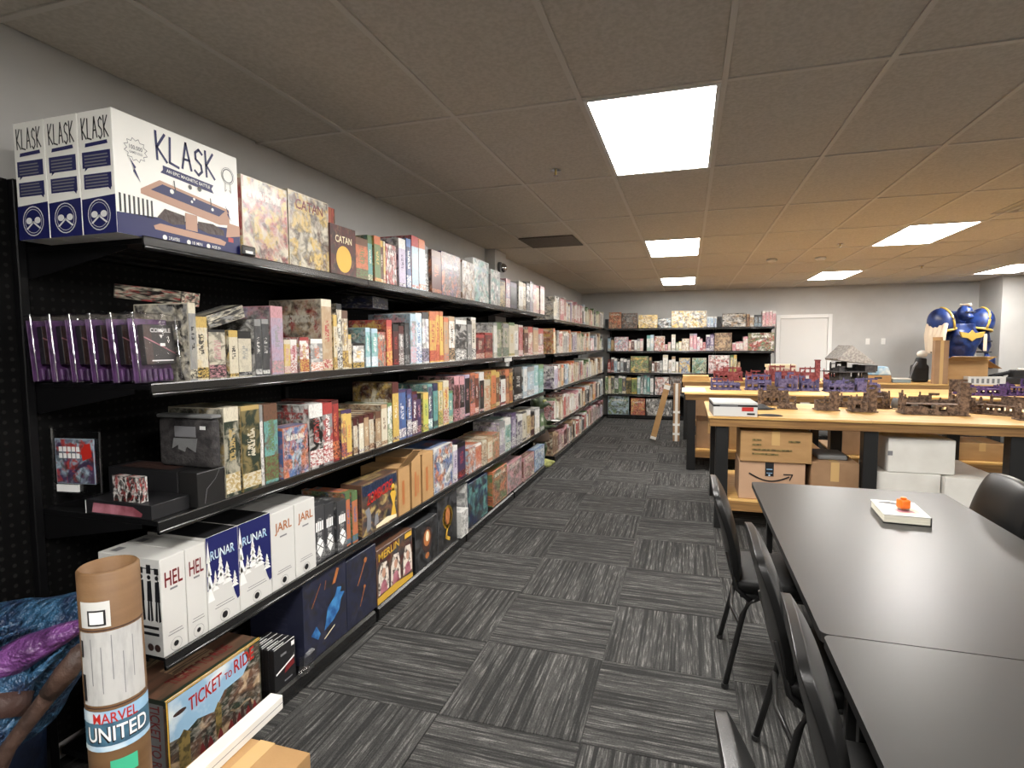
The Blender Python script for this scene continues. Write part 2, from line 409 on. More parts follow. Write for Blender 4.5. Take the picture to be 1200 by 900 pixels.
# ------------------------------------------------------------------ the room
WX, WY, CZ = -2.25, 12.4, 2.65           # left wall, back wall, ceiling
RX, RY = 8.2, -4.4                       # the room goes on to the right and behind
floor = struct(MB().box(WX-.1, RX+.1, RY-.1, WY+.1, -.12, -.006).build('floor', 'rubber'), 'grey striped carpet tile floor')

def carpet():
    m = bpy.data.materials.new('carpet_tile'); m.use_nodes = True; b = NB(m.node_tree); bs = m.node_tree.nodes['Principled BSDF']
    tc = b.n('ShaderNodeTexCoord'); sp = b.n('ShaderNodeSeparateXYZ'); m.node_tree.links.new(tc.outputs['Object'], sp.inputs[0])
    r = b.m('MULTIPLY', b.n('ShaderNodeObjectInfo').outputs['Random'], 57.0)
    x, y = sp.outputs[0], sp.outputs[1]
    lines = b.noise(b.vec(b.m('MULTIPLY', x, 62), b.m('MULTIPLY', y, 1.3), r), 1.0, 2.0)
    dash = b.noise(b.vec(b.m('MULTIPLY', x, 150), b.m('MULTIPLY', y, 9), r), 1.0, 2.0)
    yarn = b.noise(b.vec(b.m('MULTIPLY', x, 420), b.m('MULTIPLY', y, 160), r), 1.0, 2.0)
    c = b.mix(b.rng(lines, .40, .60), (.031, .031, .030), (.074, .073, .070))
    c = b.mix(b.m('MULTIPLY', b.rng(dash, .52, .68), b.rng(lines, .38, .62)), c, (.20, .195, .185))
    c = b.mix(b.m('MULTIPLY', b.rng(yarn, .42, .66), .55), c, (.012, .012, .012))
    m.node_tree.links.new(c, bs.inputs['Base Color']); bs.inputs['Roughness'].default_value = .95; bs.inputs['Specular IOR Level'].default_value = .15
    bp = b.n('ShaderNodeBump'); bp.inputs['Strength'].default_value = .5; bp.inputs['Distance'].default_value = .004
    m.node_tree.links.new(b.m('ADD', yarn, dash), bp.inputs['Height']); m.node_tree.links.new(bp.outputs[0], bs.inputs['Normal'])
    return m
M['carpet'] = carpet()
TS = .607
t_me = MB().box(-TS/2+.0012, TS/2-.0012, -TS/2+.0012, TS/2-.0012, -.0055, 0, bev=.0015).mesh('carpet_tile', 'carpet')
for i in range(-2, 13):
    for j in range(-3, 18):
        x, y = -.985 + TS*(i+.5), 2.083 + TS*(j+.5)
        if y > WY-.28 or y < -.2 or x > 6.6: continue
        t = link('carpet_tile', t_me, floor, (x, y, 0)); t.rotation_euler.z = math.pi/2*((i+j) % 2)

ceiling = struct(MB().box(WX-.1, RX+.1, RY-.1, WY+.1, CZ+.06, CZ+.16).build('ceiling', 'tbar'), 'suspended ceiling of off-white tiles')
GX0, GY0, GW, GL = -.48, 2.59, .61, 1.22
LIGHTS = [(0, 0), (0, 3), (0, 6), (4, 3), (4, 6), (8, 0), (8, 3), (8, 6), (12, 3), (0, -3), (4, -3), (8, -3), (12, 0)]
VENT = {(-2, 2), (4, 2)}
c_me = MB().box(-GW/2+.010, GW/2-.010, -GL/2+.010, GL/2-.010, .006, .022, bev=.003).mesh('ceiling_tile', 'tile')
for i in range(-3, 15):
    for j in range(-6, 9):
        x, y = GX0 + GW*(i+.5), GY0 + GL*(j+.5)
        if x - GW/2 > RX or y - GL/2 > WY or y + GL/2 < RY: continue
        if (i, j) in LIGHTS: continue
        x0, x1 = max(x-GW/2, WX)+.01, min(x+GW/2, RX)-.01; y0, y1 = max(y-GL/2, RY)+.01, min(y+GL/2, WY)-.01
        if x1 - x0 < .05 or y1 - y0 < .05: continue
        if x1-x0 > GW-.03 and y1-y0 > GL-.03: link('ceiling_tile', c_me, ceiling, (x, y, CZ))
        else: MB().box(x0, x1, y0, y1, CZ+.006, CZ+.022, bev=.003).build('ceiling_tile', 'tile', ceiling)
for i in range(-2, 15): MB().box(GX0+GW*i-.0115, GX0+GW*i+.0115, RY, WY, CZ, CZ+.03).build('grid_bar', 'tbar', ceiling)
for j in range(-5, 9): MB().box(WX, RX, GY0+GL*j-.0115, GY0+GL*j+.0115, CZ+.0005, CZ+.03).build('grid_bar', 'tbar', ceiling)
LN = {(0, 0): 'over the carpet aisle beside the black tables', (0, 3): 'over the aisle end of the plywood tables', (0, 6): 'in front of the back wall game rack',
      (4, 3): 'over the middle of the plywood tables', (4, 6): 'in front of the white back door', (8, 6): 'near the wall corner by the armoured statue',
      (8, 0): 'two bays across from the black tables', (8, 3): 'beyond the plywood tables',
      (12, 3): 'by the side wall', (12, 0): 'by the side wall next to the black tables', (0, -3): 'behind the camera in the aisle', (4, -3): 'behind the black tables', (8, -3): 'in the rear corner'}
for (i, j) in LIGHTS:
    x, y = GX0 + GW*(i+.5), GY0 + GL*(j+.5)
    t = thing('ceiling_light', 'flat glowing rectangular ceiling panel ' + LN[i, j], 'ceiling light', (x, y, CZ), 0, 'ceiling panel lights')
    f = MB(); a, b = GW/2-.0125, GL/2-.0125
    f.box(-a, a, -b, -b+.018, -.002, .02).box(-a, a, b-.018, b, -.002, .02).box(-a, -a+.018, -b+.018, b-.018, -.002, .02).box(a-.018, a, -b+.018, b-.018, -.002, .02)
    f.build('frame', 'trim', t)
    MB().box(-a+.018, a-.018, -b+.018, b-.018, .001, .012).build('diffuser', M['emit', j], t)
# ceiling odds and ends
tag(MB().box(-1.70, -1.12, 5.68, 6.28, CZ-.006, CZ+.004, bev=.004).build('return_panel', 'darkvent'), 'dark square return air panel in the ceiling above long rack', 'vent')
def sprinkler(x, y, where):
    t = thing('sprinkler', 'small pendent sprinkler head on the ceiling ' + where, 'sprinkler', (x, y, CZ), 0, 'sprinkler heads')
    MB().lathe([(.03, .0), (.034, -.004), (.012, -.008)], 14).build('escutcheon', 'chrome', t)
    MB().tube([(0, 0, -.006), (0, 0, -.03)], .007).build('stem', 'brass', t)
    MB().lathe([(.002, -.03), (.016, -.034), (.016, -.037), (.002, -.038)], 12).build('deflector', 'chrome', t)
sprinkler(-.81, 3.55, 'beside the aisle light panel')
sprinkler(1.60, 7.15, 'between two light panels over plywood tables')
sprinkler(3.2, 9.6, 'near the armoured statue')
def detector(x, y, where):
    t = thing('smoke_detector', 'round white smoke detector on the ceiling ' + where, 'smoke detector', (x, y, CZ), 0, 'smoke detectors')
    MB().lathe([(.065, 0), (.065, -.018), (.045, -.034), (.01, -.036)], 20).build('body', 'trim', t, smooth=True)
    MB().lathe([(.035, -.030), (.037, -.036), (.02, -.040)], 16).build('grille', 'tbar', t)
detector(1.04, 8.18, 'closest to back rack'); detector(1.62, 8.22, 'closest to middle light panel'); detector(2.95, 6.3, 'beside the slotted vent')
t = thing('air_diffuser', 'white slotted ceiling air vent over the plywood tables', 'vent', (2.75, 5.65, CZ), 0)
for k in range(4):
    a = .28 - k*.065
    f = MB()
    for s in (-1, 1):
        f.box(-a, a, s*a-.012*(s > 0), s*a+.012*(s < 0), -.004-.006*k, .004).box(s*a-.012*(s > 0), s*a+.012*(s < 0), -a, a, -.004-.006*k, .004)
    f.build('louvre', 'tbar', t)

# walls
struct(MB().box(WX-.1, WX, RY, WY, 0, CZ+.05).build('wall_left', 'wall'), 'plain grey painted wall behind the long rack')
struct(MB().box(WX, 5.05, WY, WY+.1, 0, CZ+.05).build('wall_back', 'wall'), 'plain grey painted back wall')
struct(MB().box(5.05, RX, 11.6, WY+.1, 0, CZ+.05).build('wall_right', 'wall'), 'grey wall projection at the back corner')
struct(MB().box(RX, RX+.1, RY, WY, 0, CZ+.05).build('wall_side', 'wall'), 'grey side wall')
struct(MB().box(WX, RX, RY-.1, RY, 0, CZ+.05).build('wall_front', 'wall'), 'grey wall behind the camera')
struct(MB().box(WX, -2.13, 6.2, 6.62, 0, CZ).build('trim_pillar', 'wall'), 'boxed-in pillar on the long wall')
d = struct(link('door_1', None), 'white painted door in the back wall')
MB().box(1.76, 2.60, WY-.03, WY, .01, 2.03, bev=.002).build('door_leaf', 'door', d)
for x0, x1, z0, z1 in ((1.68, 1.755, 0, 2.11), (2.605, 2.68, 0, 2.11), (1.755, 2.605, 2.035, 2.11)): MB().box(x0, x1, WY-.045, WY, z0, z1, bev=.004).build('door_frame', 'trim', d)
kn = MB().tube([(2.50, WY-.03, 1.0), (2.50, WY-.08, 1.0), (2.42, WY-.08, 1.0)], .012).build('door_handle', 'chrome', d)
struct(MB().box(2.69, 5.05, WY-.012, WY, 0, .1).build('baseboard_back', 'rubber'), 'black rubber wall base')
for x in (3.30, 3.56):
    t = thing('wall_outlet', 'small white cover plate on back wall, %s the door' % ('closer to' if x < 3.4 else 'farther from'), 'outlet', (x, WY, 1.57), 0, 'wall cover plates')
    MB().box(-.035, .035, -.008, 0, -.057, .057, bev=.003).build('plate', 'outlet', t)
    for dz in (-.022, .022): MB().box(-.014, .014, -.011, -.007, dz-.014, dz+.014, bev=.002).build('socket', 'trim', t)
t = thing('security_camera', 'small dome security camera on the boxed pillar', 'camera', (-2.13, 6.34, 2.46))
MB().tube([(0, 0, 0), (.03, 0, 0)], .06, 16).build('mount', 'greycloth', t)
MB().ball((.045, 0, -.01), .055).build('dome', 'chrome', t, smooth=True)

# ------------------------------------------------------------------ black steel racks
SH = {1: 1.905, 2: 1.435, 3: .982, 4: .52, 5: .0855}      # where goods stand
SF = {1: 1.875, 2: 1.430, 3: .970, 4: .51, 5: .0855}
SB = {1: 1.865, 2: 1.40, 3: .955, 4: .51, 5: .0855}
def pegboard():
    m = mat('black_pegboard', (.0028, .0028, .0028), .55, spec=.12); b = NB(m.node_tree); bs = m.node_tree.nodes['Principled BSDF']
    tc = b.n('ShaderNodeTexCoord'); sp = b.n('ShaderNodeSeparateXYZ'); m.node_tree.links.new(tc.outputs['Object'], sp.inputs[0])
    cell = lambda s: b.m('SUBTRACT', b.m('FRACT', b.m('MULTIPLY', s, 28.0)), .5)
    a, c = cell(sp.outputs[1]), cell(sp.outputs[2])
    hole = b.m('LESS_THAN', b.m('ADD', b.m('MULTIPLY', a, a), b.m('MULTIPLY', c, c)), .035)
    col = b.mix(hole, (.0028, .0028, .0028), (.013, .0125, .012)); m.node_tree.links.new(col, bs.inputs['Base Color'])
    return m
M['peg'] = pegboard()
def bay(side, a0, a1, heights, top, label, last=False, group='black steel shelving bays', shelves=True):
    """one shelving bay. side 'left': runs along y against the left wall; 'back': runs along x against the back wall"""
    def bx(mb, p0, p1, b0, b1, z0, z1, bev=0.0):
        if side == 'left': return mb.box(-2.235+b0, -2.235+b1, p0, p1, z0, z1, bev)
        return mb.box(p0, p1, 12.375-b1, 12.375-b0, z0, z1, bev)
    def pr(mb, prof, p0, p1):
        if side == 'left': return mb.prism([(-2.235+b, z) for b, z in prof], p0, p1, 'y')
        return mb.prism([(12.375-b, z) for b, z in prof], p0, p1, 'x')
    t = thing('shelving_bay', label, 'shelving', (0, 0, 0), 0, group)
    bx(MB(), a0+.016, a1-.016, 0, .018, .085, top).build('back_panel', 'peg', t)
    for a in ([a0, a1] if last else [a0]): bx(MB(), a-.015, a+.015, -.005, .045, 0, top+.01, .003).build('upright', 'steel', t)
    e0, e1 = a0+.017, a1-.017
    if shelves: bx(MB(), e0, e1, .05, .585, .06, .085, .002).build('base_deck', 'steel', t)
    if shelves: pr(MB(), [(.56, 0), (.585, 0), (.60, .02), (.60, .075), (.587, .084), (.56, .06)], e0, e1).build('kick_plate', 'rail', t)
    if not shelves: return t
    for z in heights:
        z -= .0006
        sh = bx(MB(), e0, e1, .03, .584, z-.016, z)
        for k in (.14, .27, .40): bx(sh, e0+.02, e1-.02, k, k+.03, z-.026, z-.017)
        for e in (e0, e1-.004): pr(sh, [(.03, z-.10), (.05, z-.11), (.5, z-.03), (.5, z-.017), (.03, z-.017)], e, e+.004)
        sh = sh.build('shelf', 'steel', t)
        pr(MB(), [(.5845, z+.005), (.590, z+.005), (.592, z+.001), (.5925, z-.022), (.592, z-.038), (.5845, z-.038)], e0-.014, e1+.014).build('price_rail', 'rail', sh)
        pr(MB(), [(.5925+.0075*math.cos(math.radians(q)), z-.031+.0075*math.sin(math.radians(q))) for q in range(-180, 180, 30)], e0-.014, e1+.014).build('rail_bead', 'rail', sh, smooth=True)
    return t
J = [1.375, 2.69, 4.02, 5.30, 6.62]
NM = ['next to the bare pegboard', 'second along from the bare pegboard', 'third along from the bare pegboard', 'beside the goblin statue']
bay('left', .02, 1.375, [], 2.13, 'bare black pegboard bay without shelves behind the blue statue', shelves=False)
for k in range(4): bay('left', J[k], J[k+1], [SH[i] for i in (1, 2, 3, 4)], 2.12 if k == 0 else 2.0, 'black steel shelving bay of long wall rack, ' + NM[k], last=k == 3)
JF = [7.12, 8.26, 9.40, 10.54, 11.68]
NF = ['just past the goblin statue', 'second past the goblin statue', 'third past the goblin statue', 'in the room corner']
for k in range(4): bay('left', JF[k], JF[k+1], [SF[i] for i in (1, 2, 3, 4)], 1.98, 'black steel shelving bay of far wall rack, ' + NF[k], last=k == 3)
JB = [-1.60, -.54, .52, 1.58]
NBK = ['in the corner', 'in its middle', 'beside the white door']
for k in range(3): bay('back', JB[k], JB[k+1], [SB[i] for i in (1, 2, 3, 4)], 1.95, 'black steel shelving bay of back wall rack, ' + NBK[k], last=k == 2)
MB().box(-1.632, -1.629, 5.0, 5.22, 1.395, 1.43).build('price_tag', 'white', bpy.data.objects['shelving_bay.003'])

# along y: (from, to, height, colours; * = cover faces the aisle)
RUN = {
    1: [
        (1.817,2.08,0.32,'rd-cr-ye*'), (2.088,2.378,0.334,'br-cr-ye*'), (2.373,2.594,0.245,'dr-ye-or*'), (2.605,2.725,0.222,'or-br-gn'), (2.729,2.777,0.252,'te-gn-cr'),
        (2.782,2.85,0.258,'gn-or-ye'), (2.854,2.887,0.244,'dr-ye-cr'), (2.891,2.915,0.245,'ye-cr-or'), (2.92,3.045,0.238,'wh-rd-dr*'), (3.056,3.142,0.293,'lc-wh-pu'),
        (3.147,3.209,0.307,'nv-bl-wh'), (3.215,3.308,0.337,'lb-rd-wh'), (3.314,3.406,0.333,'lb-or-wh'), (3.411,3.489,0.31,'gy-dg-wh'), (3.501,3.653,0.295,'dr-br-or'),
        (3.659,4.008,0.309,'br-pu-or*'), (4.041,4.302,0.3,'wh-br-tn*'), (4.312,4.683,0.358,'te-wh-lb*'), (4.693,4.95,0.313,'gy-wh-te*'), (4.961,5.153,0.255,'go-bk-go'),
        (5.166,5.302,0.282,'lc-pk-wh'), (5.316,5.549,0.269,'bk-pu-dg'), (5.564,5.72,0.299,'wh-cr-gy'), (5.729,5.85,0.296,'cr-tn-bk'), (5.86,5.987,0.31,'wh-bk-gy'),
        (5.997,6.129,0.342,'wh-gy-lc'), (6.143,6.277,0.319,'wh-pk-cr'), (6.289,6.413,0.323,'cr-rd-wh'), (6.433,6.637,0.331,'wh-pk-cr'),
    ],
    2: [
        (1.54,1.573,0.275,'gy-cr-bk'), (1.573,1.633,0.23,'cr-ye-bk'), (1.638,1.718,0.186,'cr-bk-pk'), (1.726,1.773,0.184,'cr-ye-bk'), (1.775,1.845,0.182,'cr-bk-gy'),
        (1.86,1.898,0.232,'dg-gy-wh'), (1.9,1.942,0.234,'dg-gy-wh'), (1.946,2.021,0.29,'lc-pk-gy'), (2.028,2.072,0.15,'ye-cr-pk'), (2.078,2.123,0.151,'pk-wh-rd'),
        (2.129,2.195,0.162,'wh-rd-ye'), (2.201,2.29,0.155,'gy-wh-or'), (2.301,2.382,0.345,'tn-cr-rd'), (2.384,2.415,0.274,'cr-ye-br'), (2.42,2.467,0.331,'cr-bk-wh'),
        (2.47,2.523,0.3,'cr-br-ye'), (2.524,2.555,0.179,'cr-ye-br'), (2.562,2.668,0.135,'wh-bk-ye'), (2.674,2.721,0.219,'te-lb-wh'), (2.725,2.792,0.216,'te-lb-wh'),
        (2.8,2.885,0.198,'or-rd-te*'), (2.891,2.955,0.269,'or-rd-ye'), (2.964,3.036,0.247,'dr-bk-rd'), (3.046,3.11,0.239,'gy-dr-wh'), (3.116,3.178,0.262,'dg-bk-gy'),
        (3.184,3.265,0.318,'gy-lb-pk'), (3.272,3.357,0.328,'lb-wh-bl'), (3.363,3.459,0.339,'wh-dg-lc'), (3.465,3.566,0.35,'ye-or-rd'), (3.573,3.629,0.354,'ye-or-rd'),
        (3.637,3.694,0.358,'ye-or-rd'), (3.701,3.784,0.319,'tn-or-gy'), (3.791,3.894,0.33,'wh-tn-bk'), (3.909,4.122,0.311,'bk-wh-dg'), (4.131,4.231,0.311,'gy-bk-wh'),
        (4.241,4.346,0.343,'cr-wh-bk'), (4.354,4.548,0.207,'dr-rd-cr'), (4.559,4.759,0.225,'dr-rd-tn'), (4.772,4.866,0.319,'wh-gy-cr'), (4.878,5.026,0.324,'cr-gn-gy'),
        (5.039,5.21,0.322,'cr-gy-gn'), (5.224,5.407,0.336,'cr-gn-ye'), (5.421,5.571,0.325,'wh-cr-gy'), (5.586,5.744,0.322,'rd-wh-pk'), (5.76,5.91,0.282,'dr-tn-wh'),
        (5.928,6.123,0.314,'cr-rd-wh'), (6.141,6.368,0.311,'tn-gy-cr'), (6.388,6.633,0.307,'gy-rd-wh'),
    ],
    3: [
        (1.686,1.761,0.344,'dgn-cr-go'), (1.771,1.872,0.34,'dgn-go-cr'), (1.877,1.897,0.336,'wh-gy-wh'), (1.9,1.983,0.334,'te-br-gn'), (1.992,2.161,0.222,'bl-or-lb*'),
        (2.177,2.278,0.305,'bk-wh-rd'), (2.285,2.362,0.299,'gy-rd-wh'), (2.367,2.427,0.305,'rd-dr-or'), (2.433,2.481,0.247,'ye-pu-or'), (2.486,2.535,0.245,'ye-pu-or'),
        (2.543,2.582,0.194,'cr-dr-tn'), (2.587,2.636,0.197,'cr-dr-wh'), (2.64,2.687,0.2,'tn-dr-cr'), (2.692,2.74,0.203,'cr-dr-tn'), (2.745,2.804,0.206,'tn-br-cr'),
        (2.809,2.876,0.237,'cr-tn-br'), (2.881,2.93,0.24,'wh-gn-cr'), (2.938,3.014,0.356,'ye-dr-cr'), (3.024,3.121,0.302,'bl-pu-wh'), (3.127,3.194,0.3,'bl-pu-wh'),
        (3.206,3.277,0.278,'pu-dr-wh'), (3.283,3.344,0.261,'pu-bk-pk'), (3.35,3.427,0.26,'li-ye-gn'), (3.435,3.508,0.311,'pu-te-wh'), (3.515,3.591,0.311,'te-nv-gn'),
        (3.598,3.67,0.312,'cr-ye-gn'), (3.678,3.775,0.318,'ye-cr-rd'), (3.782,3.861,0.236,'te-gn-cr'), (3.879,3.969,0.338,'dr-pk-bk'), (3.978,4.072,0.332,'bk-pk-gy'),
        (4.09,4.19,0.339,'bk-lc-pk'), (4.199,4.304,0.347,'dg-or-pk'), (4.323,4.403,0.334,'dr-or-wh'), (4.413,4.516,0.344,'bk-wh-rd'), (4.526,4.679,0.27,'tn-cr-or'),
        (4.692,4.819,0.345,'or-ye-br'), (4.831,4.953,0.323,'br-ye-cr'), (4.965,5.106,0.283,'wh-bk-rd'), (5.12,5.242,0.333,'br-or-tn'), (5.256,5.354,0.336,'ye-br-or'),
        (5.427,5.704,0.343,'bk-dg-wh'), (5.721,5.87,0.333,'wh-lb-gy'), (5.887,6.172,0.324,'lb-gy-wh'), (6.191,6.383,0.333,'te-lb-wh'), (6.403,6.63,0.335,'te-gn-lb'),
    ],
    4: [
        (2.197,2.281,0.279,'dg-wh-gy'), (2.286,2.364,0.268,'dg-wh-gy'), (2.369,2.452,0.258,'dg-wh-gy'), (2.458,2.499,0.28,'or-gn-bl'), (2.504,2.555,0.276,'or-gn-bl'),
        (3.506,3.829,0.318,'bl-wh-or*'), (3.846,3.928,0.279,'lc-wh-pu'), (3.945,4.101,0.282,'pu-bk-rd'), (4.137,4.307,0.207,'lb-or-wh*'), (4.318,4.459,0.206,'or-wh-rd'),
        (4.47,4.577,0.213,'tn-cr-br'), (4.589,4.712,0.215,'cr-tn-or'), (4.724,4.928,0.226,'or-tn-gn*'), (4.954,5.109,0.308,'wh-gy-lc'), (5.123,5.288,0.318,'te-wh-gn'),
        (5.331,5.478,0.345,'lc-pu-wh'), (5.493,5.664,0.307,'pu-wh-dg'), (5.681,5.829,0.322,'cr-dg-bk'), (5.846,5.984,0.313,'go-wh-br'), (6.002,6.185,0.273,'tn-bk-dr'),
        (6.204,6.418,0.297,'wh-gy-cr'), (6.439,6.625,0.252,'gn-dg-wh'),
    ],
    5: [
        (4.727,5.153,0.291,'gn-or-br*'), (5.182,5.688,0.257,'gy-pk-br*'), (5.706,6.141,0.225,'br-pk-cr*'), (6.18,6.643,0.224,'lb-bl-wh*'),
    ],
}
BACK = {
    1: [
        (-1.648,-1.578,0.199,'bk-dg-bk'), (-1.568,-1.32,0.336,'br-or-tn'), (-1.313,-0.99,0.312,'dg-br-gy'), (-0.969,-0.594,0.27,'cr-ye-tn'), (-0.584,-0.321,0.195,'wh-bk-lb'),
        (-0.317,0.016,0.334,'wh-ye-gy'), (0.023,0.35,0.327,'ye-wh-gy'), (0.361,0.418,0.212,'lb-wh-bl'), (0.421,0.478,0.211,'lb-wh-bl'), (0.482,0.538,0.209,'lb-wh-bl'),
        (0.545,0.629,0.208,'bk-dg-bk'), (0.638,1.074,0.268,'wh-bk-tn'), (1.08,1.135,0.247,'br-tn-dr'), (1.142,1.212,0.219,'tn-wh-br'), (1.215,1.281,0.227,'gy-dg-lb'),
        (1.284,1.351,0.226,'gy-dg-lb'), (1.358,1.415,0.299,'pk-wh-rd'), (1.418,1.475,0.301,'pk-wh-rd'), (1.478,1.535,0.303,'pk-wh-rd'), (1.538,1.597,0.295,'pk-wh-dr'),
    ],
    2: [
        (-1.593,-1.53,0.293,'lb-dg-cr'), (-1.523,-1.459,0.282,'tn-bk-go'), (-1.452,-1.174,0.291,'lb-pk-wh'), (-1.167,-1.108,0.23,'wh-rd-cr'), (-1.105,-1.05,0.23,'dr-wh-cr'),
        (-1.046,-0.992,0.236,'wh-pu-cr'), (-0.988,-0.937,0.253,'wh-gy-cr'), (-0.934,-0.872,0.253,'wh-pk-cr'), (-0.798,-0.731,0.321,'wh-te-cr'), (-0.727,-0.66,0.33,'wh-lb-cr'),
        (-0.653,-0.446,0.301,'rd-wh-tn'), (-0.44,-0.387,0.135,'pk-cr-wh'), (-0.381,-0.328,0.179,'cr-pk-wh'), (-0.314,-0.238,0.333,'wh-cr-gy'), (-0.229,-0.173,0.178,'cr-gn-wh'),
        (-0.17,-0.118,0.195,'wh-ye-cr'), (-0.112,0.031,0.249,'wh-tn-cr'), (0.036,0.101,0.346,'pk-gy-wh'), (0.104,0.172,0.345,'pk-lc-wh'), (0.179,0.227,0.277,'pk-wh-lc'),
        (0.231,0.279,0.246,'wh-pk-rd'), (0.284,0.338,0.175,'rd-pk-wh'), (0.345,0.415,0.319,'pu-wh-lc'), (0.421,0.494,0.331,'lc-pu-wh'), (0.503,0.823,0.356,'tn-br-tn'),
        (0.833,0.898,0.161,'pk-wh-rd'), (0.901,0.966,0.181,'wh-pk-rd'), (0.969,1.027,0.187,'wh-pk-cr'), (1.031,1.114,0.279,'wh-pk-cr'), (1.119,1.584,0.348,'rd-gn-wh'),
    ],
    3: [
        (-1.59,-1.527,0.278,'rd-dr-wh'), (-1.52,-1.46,0.314,'dr-wh-rd'), (-1.456,-1.393,0.289,'lb-wh-bk'), (-1.39,-1.33,0.268,'wh-bk-gy'), (-1.327,-1.264,0.296,'gy-wh-lb'),
        (-1.261,-1.198,0.282,'dg-wh-bk'), (-1.195,-1.132,0.29,'wh-bk-gy'), (-1.119,-0.76,0.339,'tn-gn-ye'), (-0.753,-0.699,0.315,'dgn-tn-bk'), (-0.694,-0.644,0.228,'wh-dr-bk'),
        (-0.64,-0.59,0.235,'br-wh-bk'), (-0.587,-0.54,0.235,'dr-wh-bk'), (-0.536,-0.49,0.246,'wh-gy-bk'), (-0.481,-0.378,0.367,'wh-cr-gy'), (-0.366,-0.307,0.264,'tn-wh-gy'),
        (-0.304,-0.232,0.333,'wh-tn-gn'), (-0.227,-0.171,0.23,'cr-wh-tn'), (-0.159,0.053,0.305,'bl-ye-lb'), (0.089,0.359,0.306,'gn-cr-te'), (0.397,0.785,0.36,'pk-wh-rd'),
        (0.8,0.856,0.367,'cr-gn-ye'), (0.86,0.919,0.367,'cr-ye-gn'), (0.934,0.983,0.234,'tn-br-cr'),
    ],
    4: [
        (-1.641,-1.577,0.367,'gn-cr-dg'), (-1.574,-1.514,0.378,'cr-go-wh'), (-1.51,-1.447,0.368,'dg-cr-gn'), (-1.443,-1.37,0.38,'wh-dg-gn'), (-1.366,-1.289,0.381,'gn-wh-bk'),
        (-1.286,-1.212,0.371,'dg-wh-go'), (-1.209,-1.098,0.347,'dgn-go-bk'), (-1.094,-0.987,0.338,'gn-ye-bk'), (-0.981,-0.916,0.374,'wh-te-gy'), (-0.913,-0.858,0.4,'dgn-gy-wh'),
        (-0.854,-0.79,0.404,'gy-te-wh'), (-0.786,-0.729,0.404,'te-gy-wh'), (-0.722,-0.654,0.412,'wh-dg-gy'), (-0.627,-0.352,0.362,'rd-wh-br'), (-0.342,-0.104,0.389,'br-dg-gy'),
    ],
    5: [
        (-1.579,-1.147,0.398,'gn-lb-dgn'), (-1.108,-0.819,0.347,'or-rd-ye'), (-0.798,-0.514,0.343,'wh-bk-gy'), (-0.497,-0.279,0.332,'gy-dg-wh'),
    ],
}

# ------------------------------------------------------------------ game boxes in rows (metres along the rack, width and height measured)
REG = {k: [] for k in range(1, 6)}        # where the named boxes of each shelf stand, for counting
AUTO = []
SN = {1: 'top', 2: 'second', 3: 'third', 4: 'fourth', 5: 'bottom'}
for s, row in RUN.items():
    for (y0, y1, h, code) in row:
        face = code.endswith('*'); code = code.rstrip('*')
        w = max(.012, y1 - y0 - .002); h += .03 if s == 5 else 0
        dp = random.choice((.25, .27, .29, .30)) if not face else (.08 if s == 1 else random.choice((.09, .28)))
        if s == 2 and h < .2: dp = .10
        o = link('game_box', box_mesh('game_box', w, dp, h, ('spine', 'cover'), (1, 0, 0) if face else (0, 1, 0)), None,
                 (-1.652 - random.uniform(0, .018) - dp/2, (y0+y1)/2, SH[s]))
        colours(o, code); AUTO.append((o, s, code, face)); REG[s].append(o.location.y)
for s, row in BACK.items():
    for k, (x0, x1, h, code) in enumerate(row):
        w = x1 - x0 - .002; face = w > .13
        dp = .08 if face else .24
        o = link('game_box', box_mesh('game_box', w, dp, h, ('spine', 'cover'), (1, 0, 0) if face else (0, 1, 0)), None,
                 ((x0+x1)/2, 11.80 + random.uniform(0, .02) + dp/2, SB[s]), -math.pi/2)
        colours(o, code)
        tag(o, '%s game box, %s shelf of back rack, %s from corner' % (words(code), SN[s], ordinal(k+1)),
            'board game', 'game boxes on the %s shelf of the back rack' % SN[s])

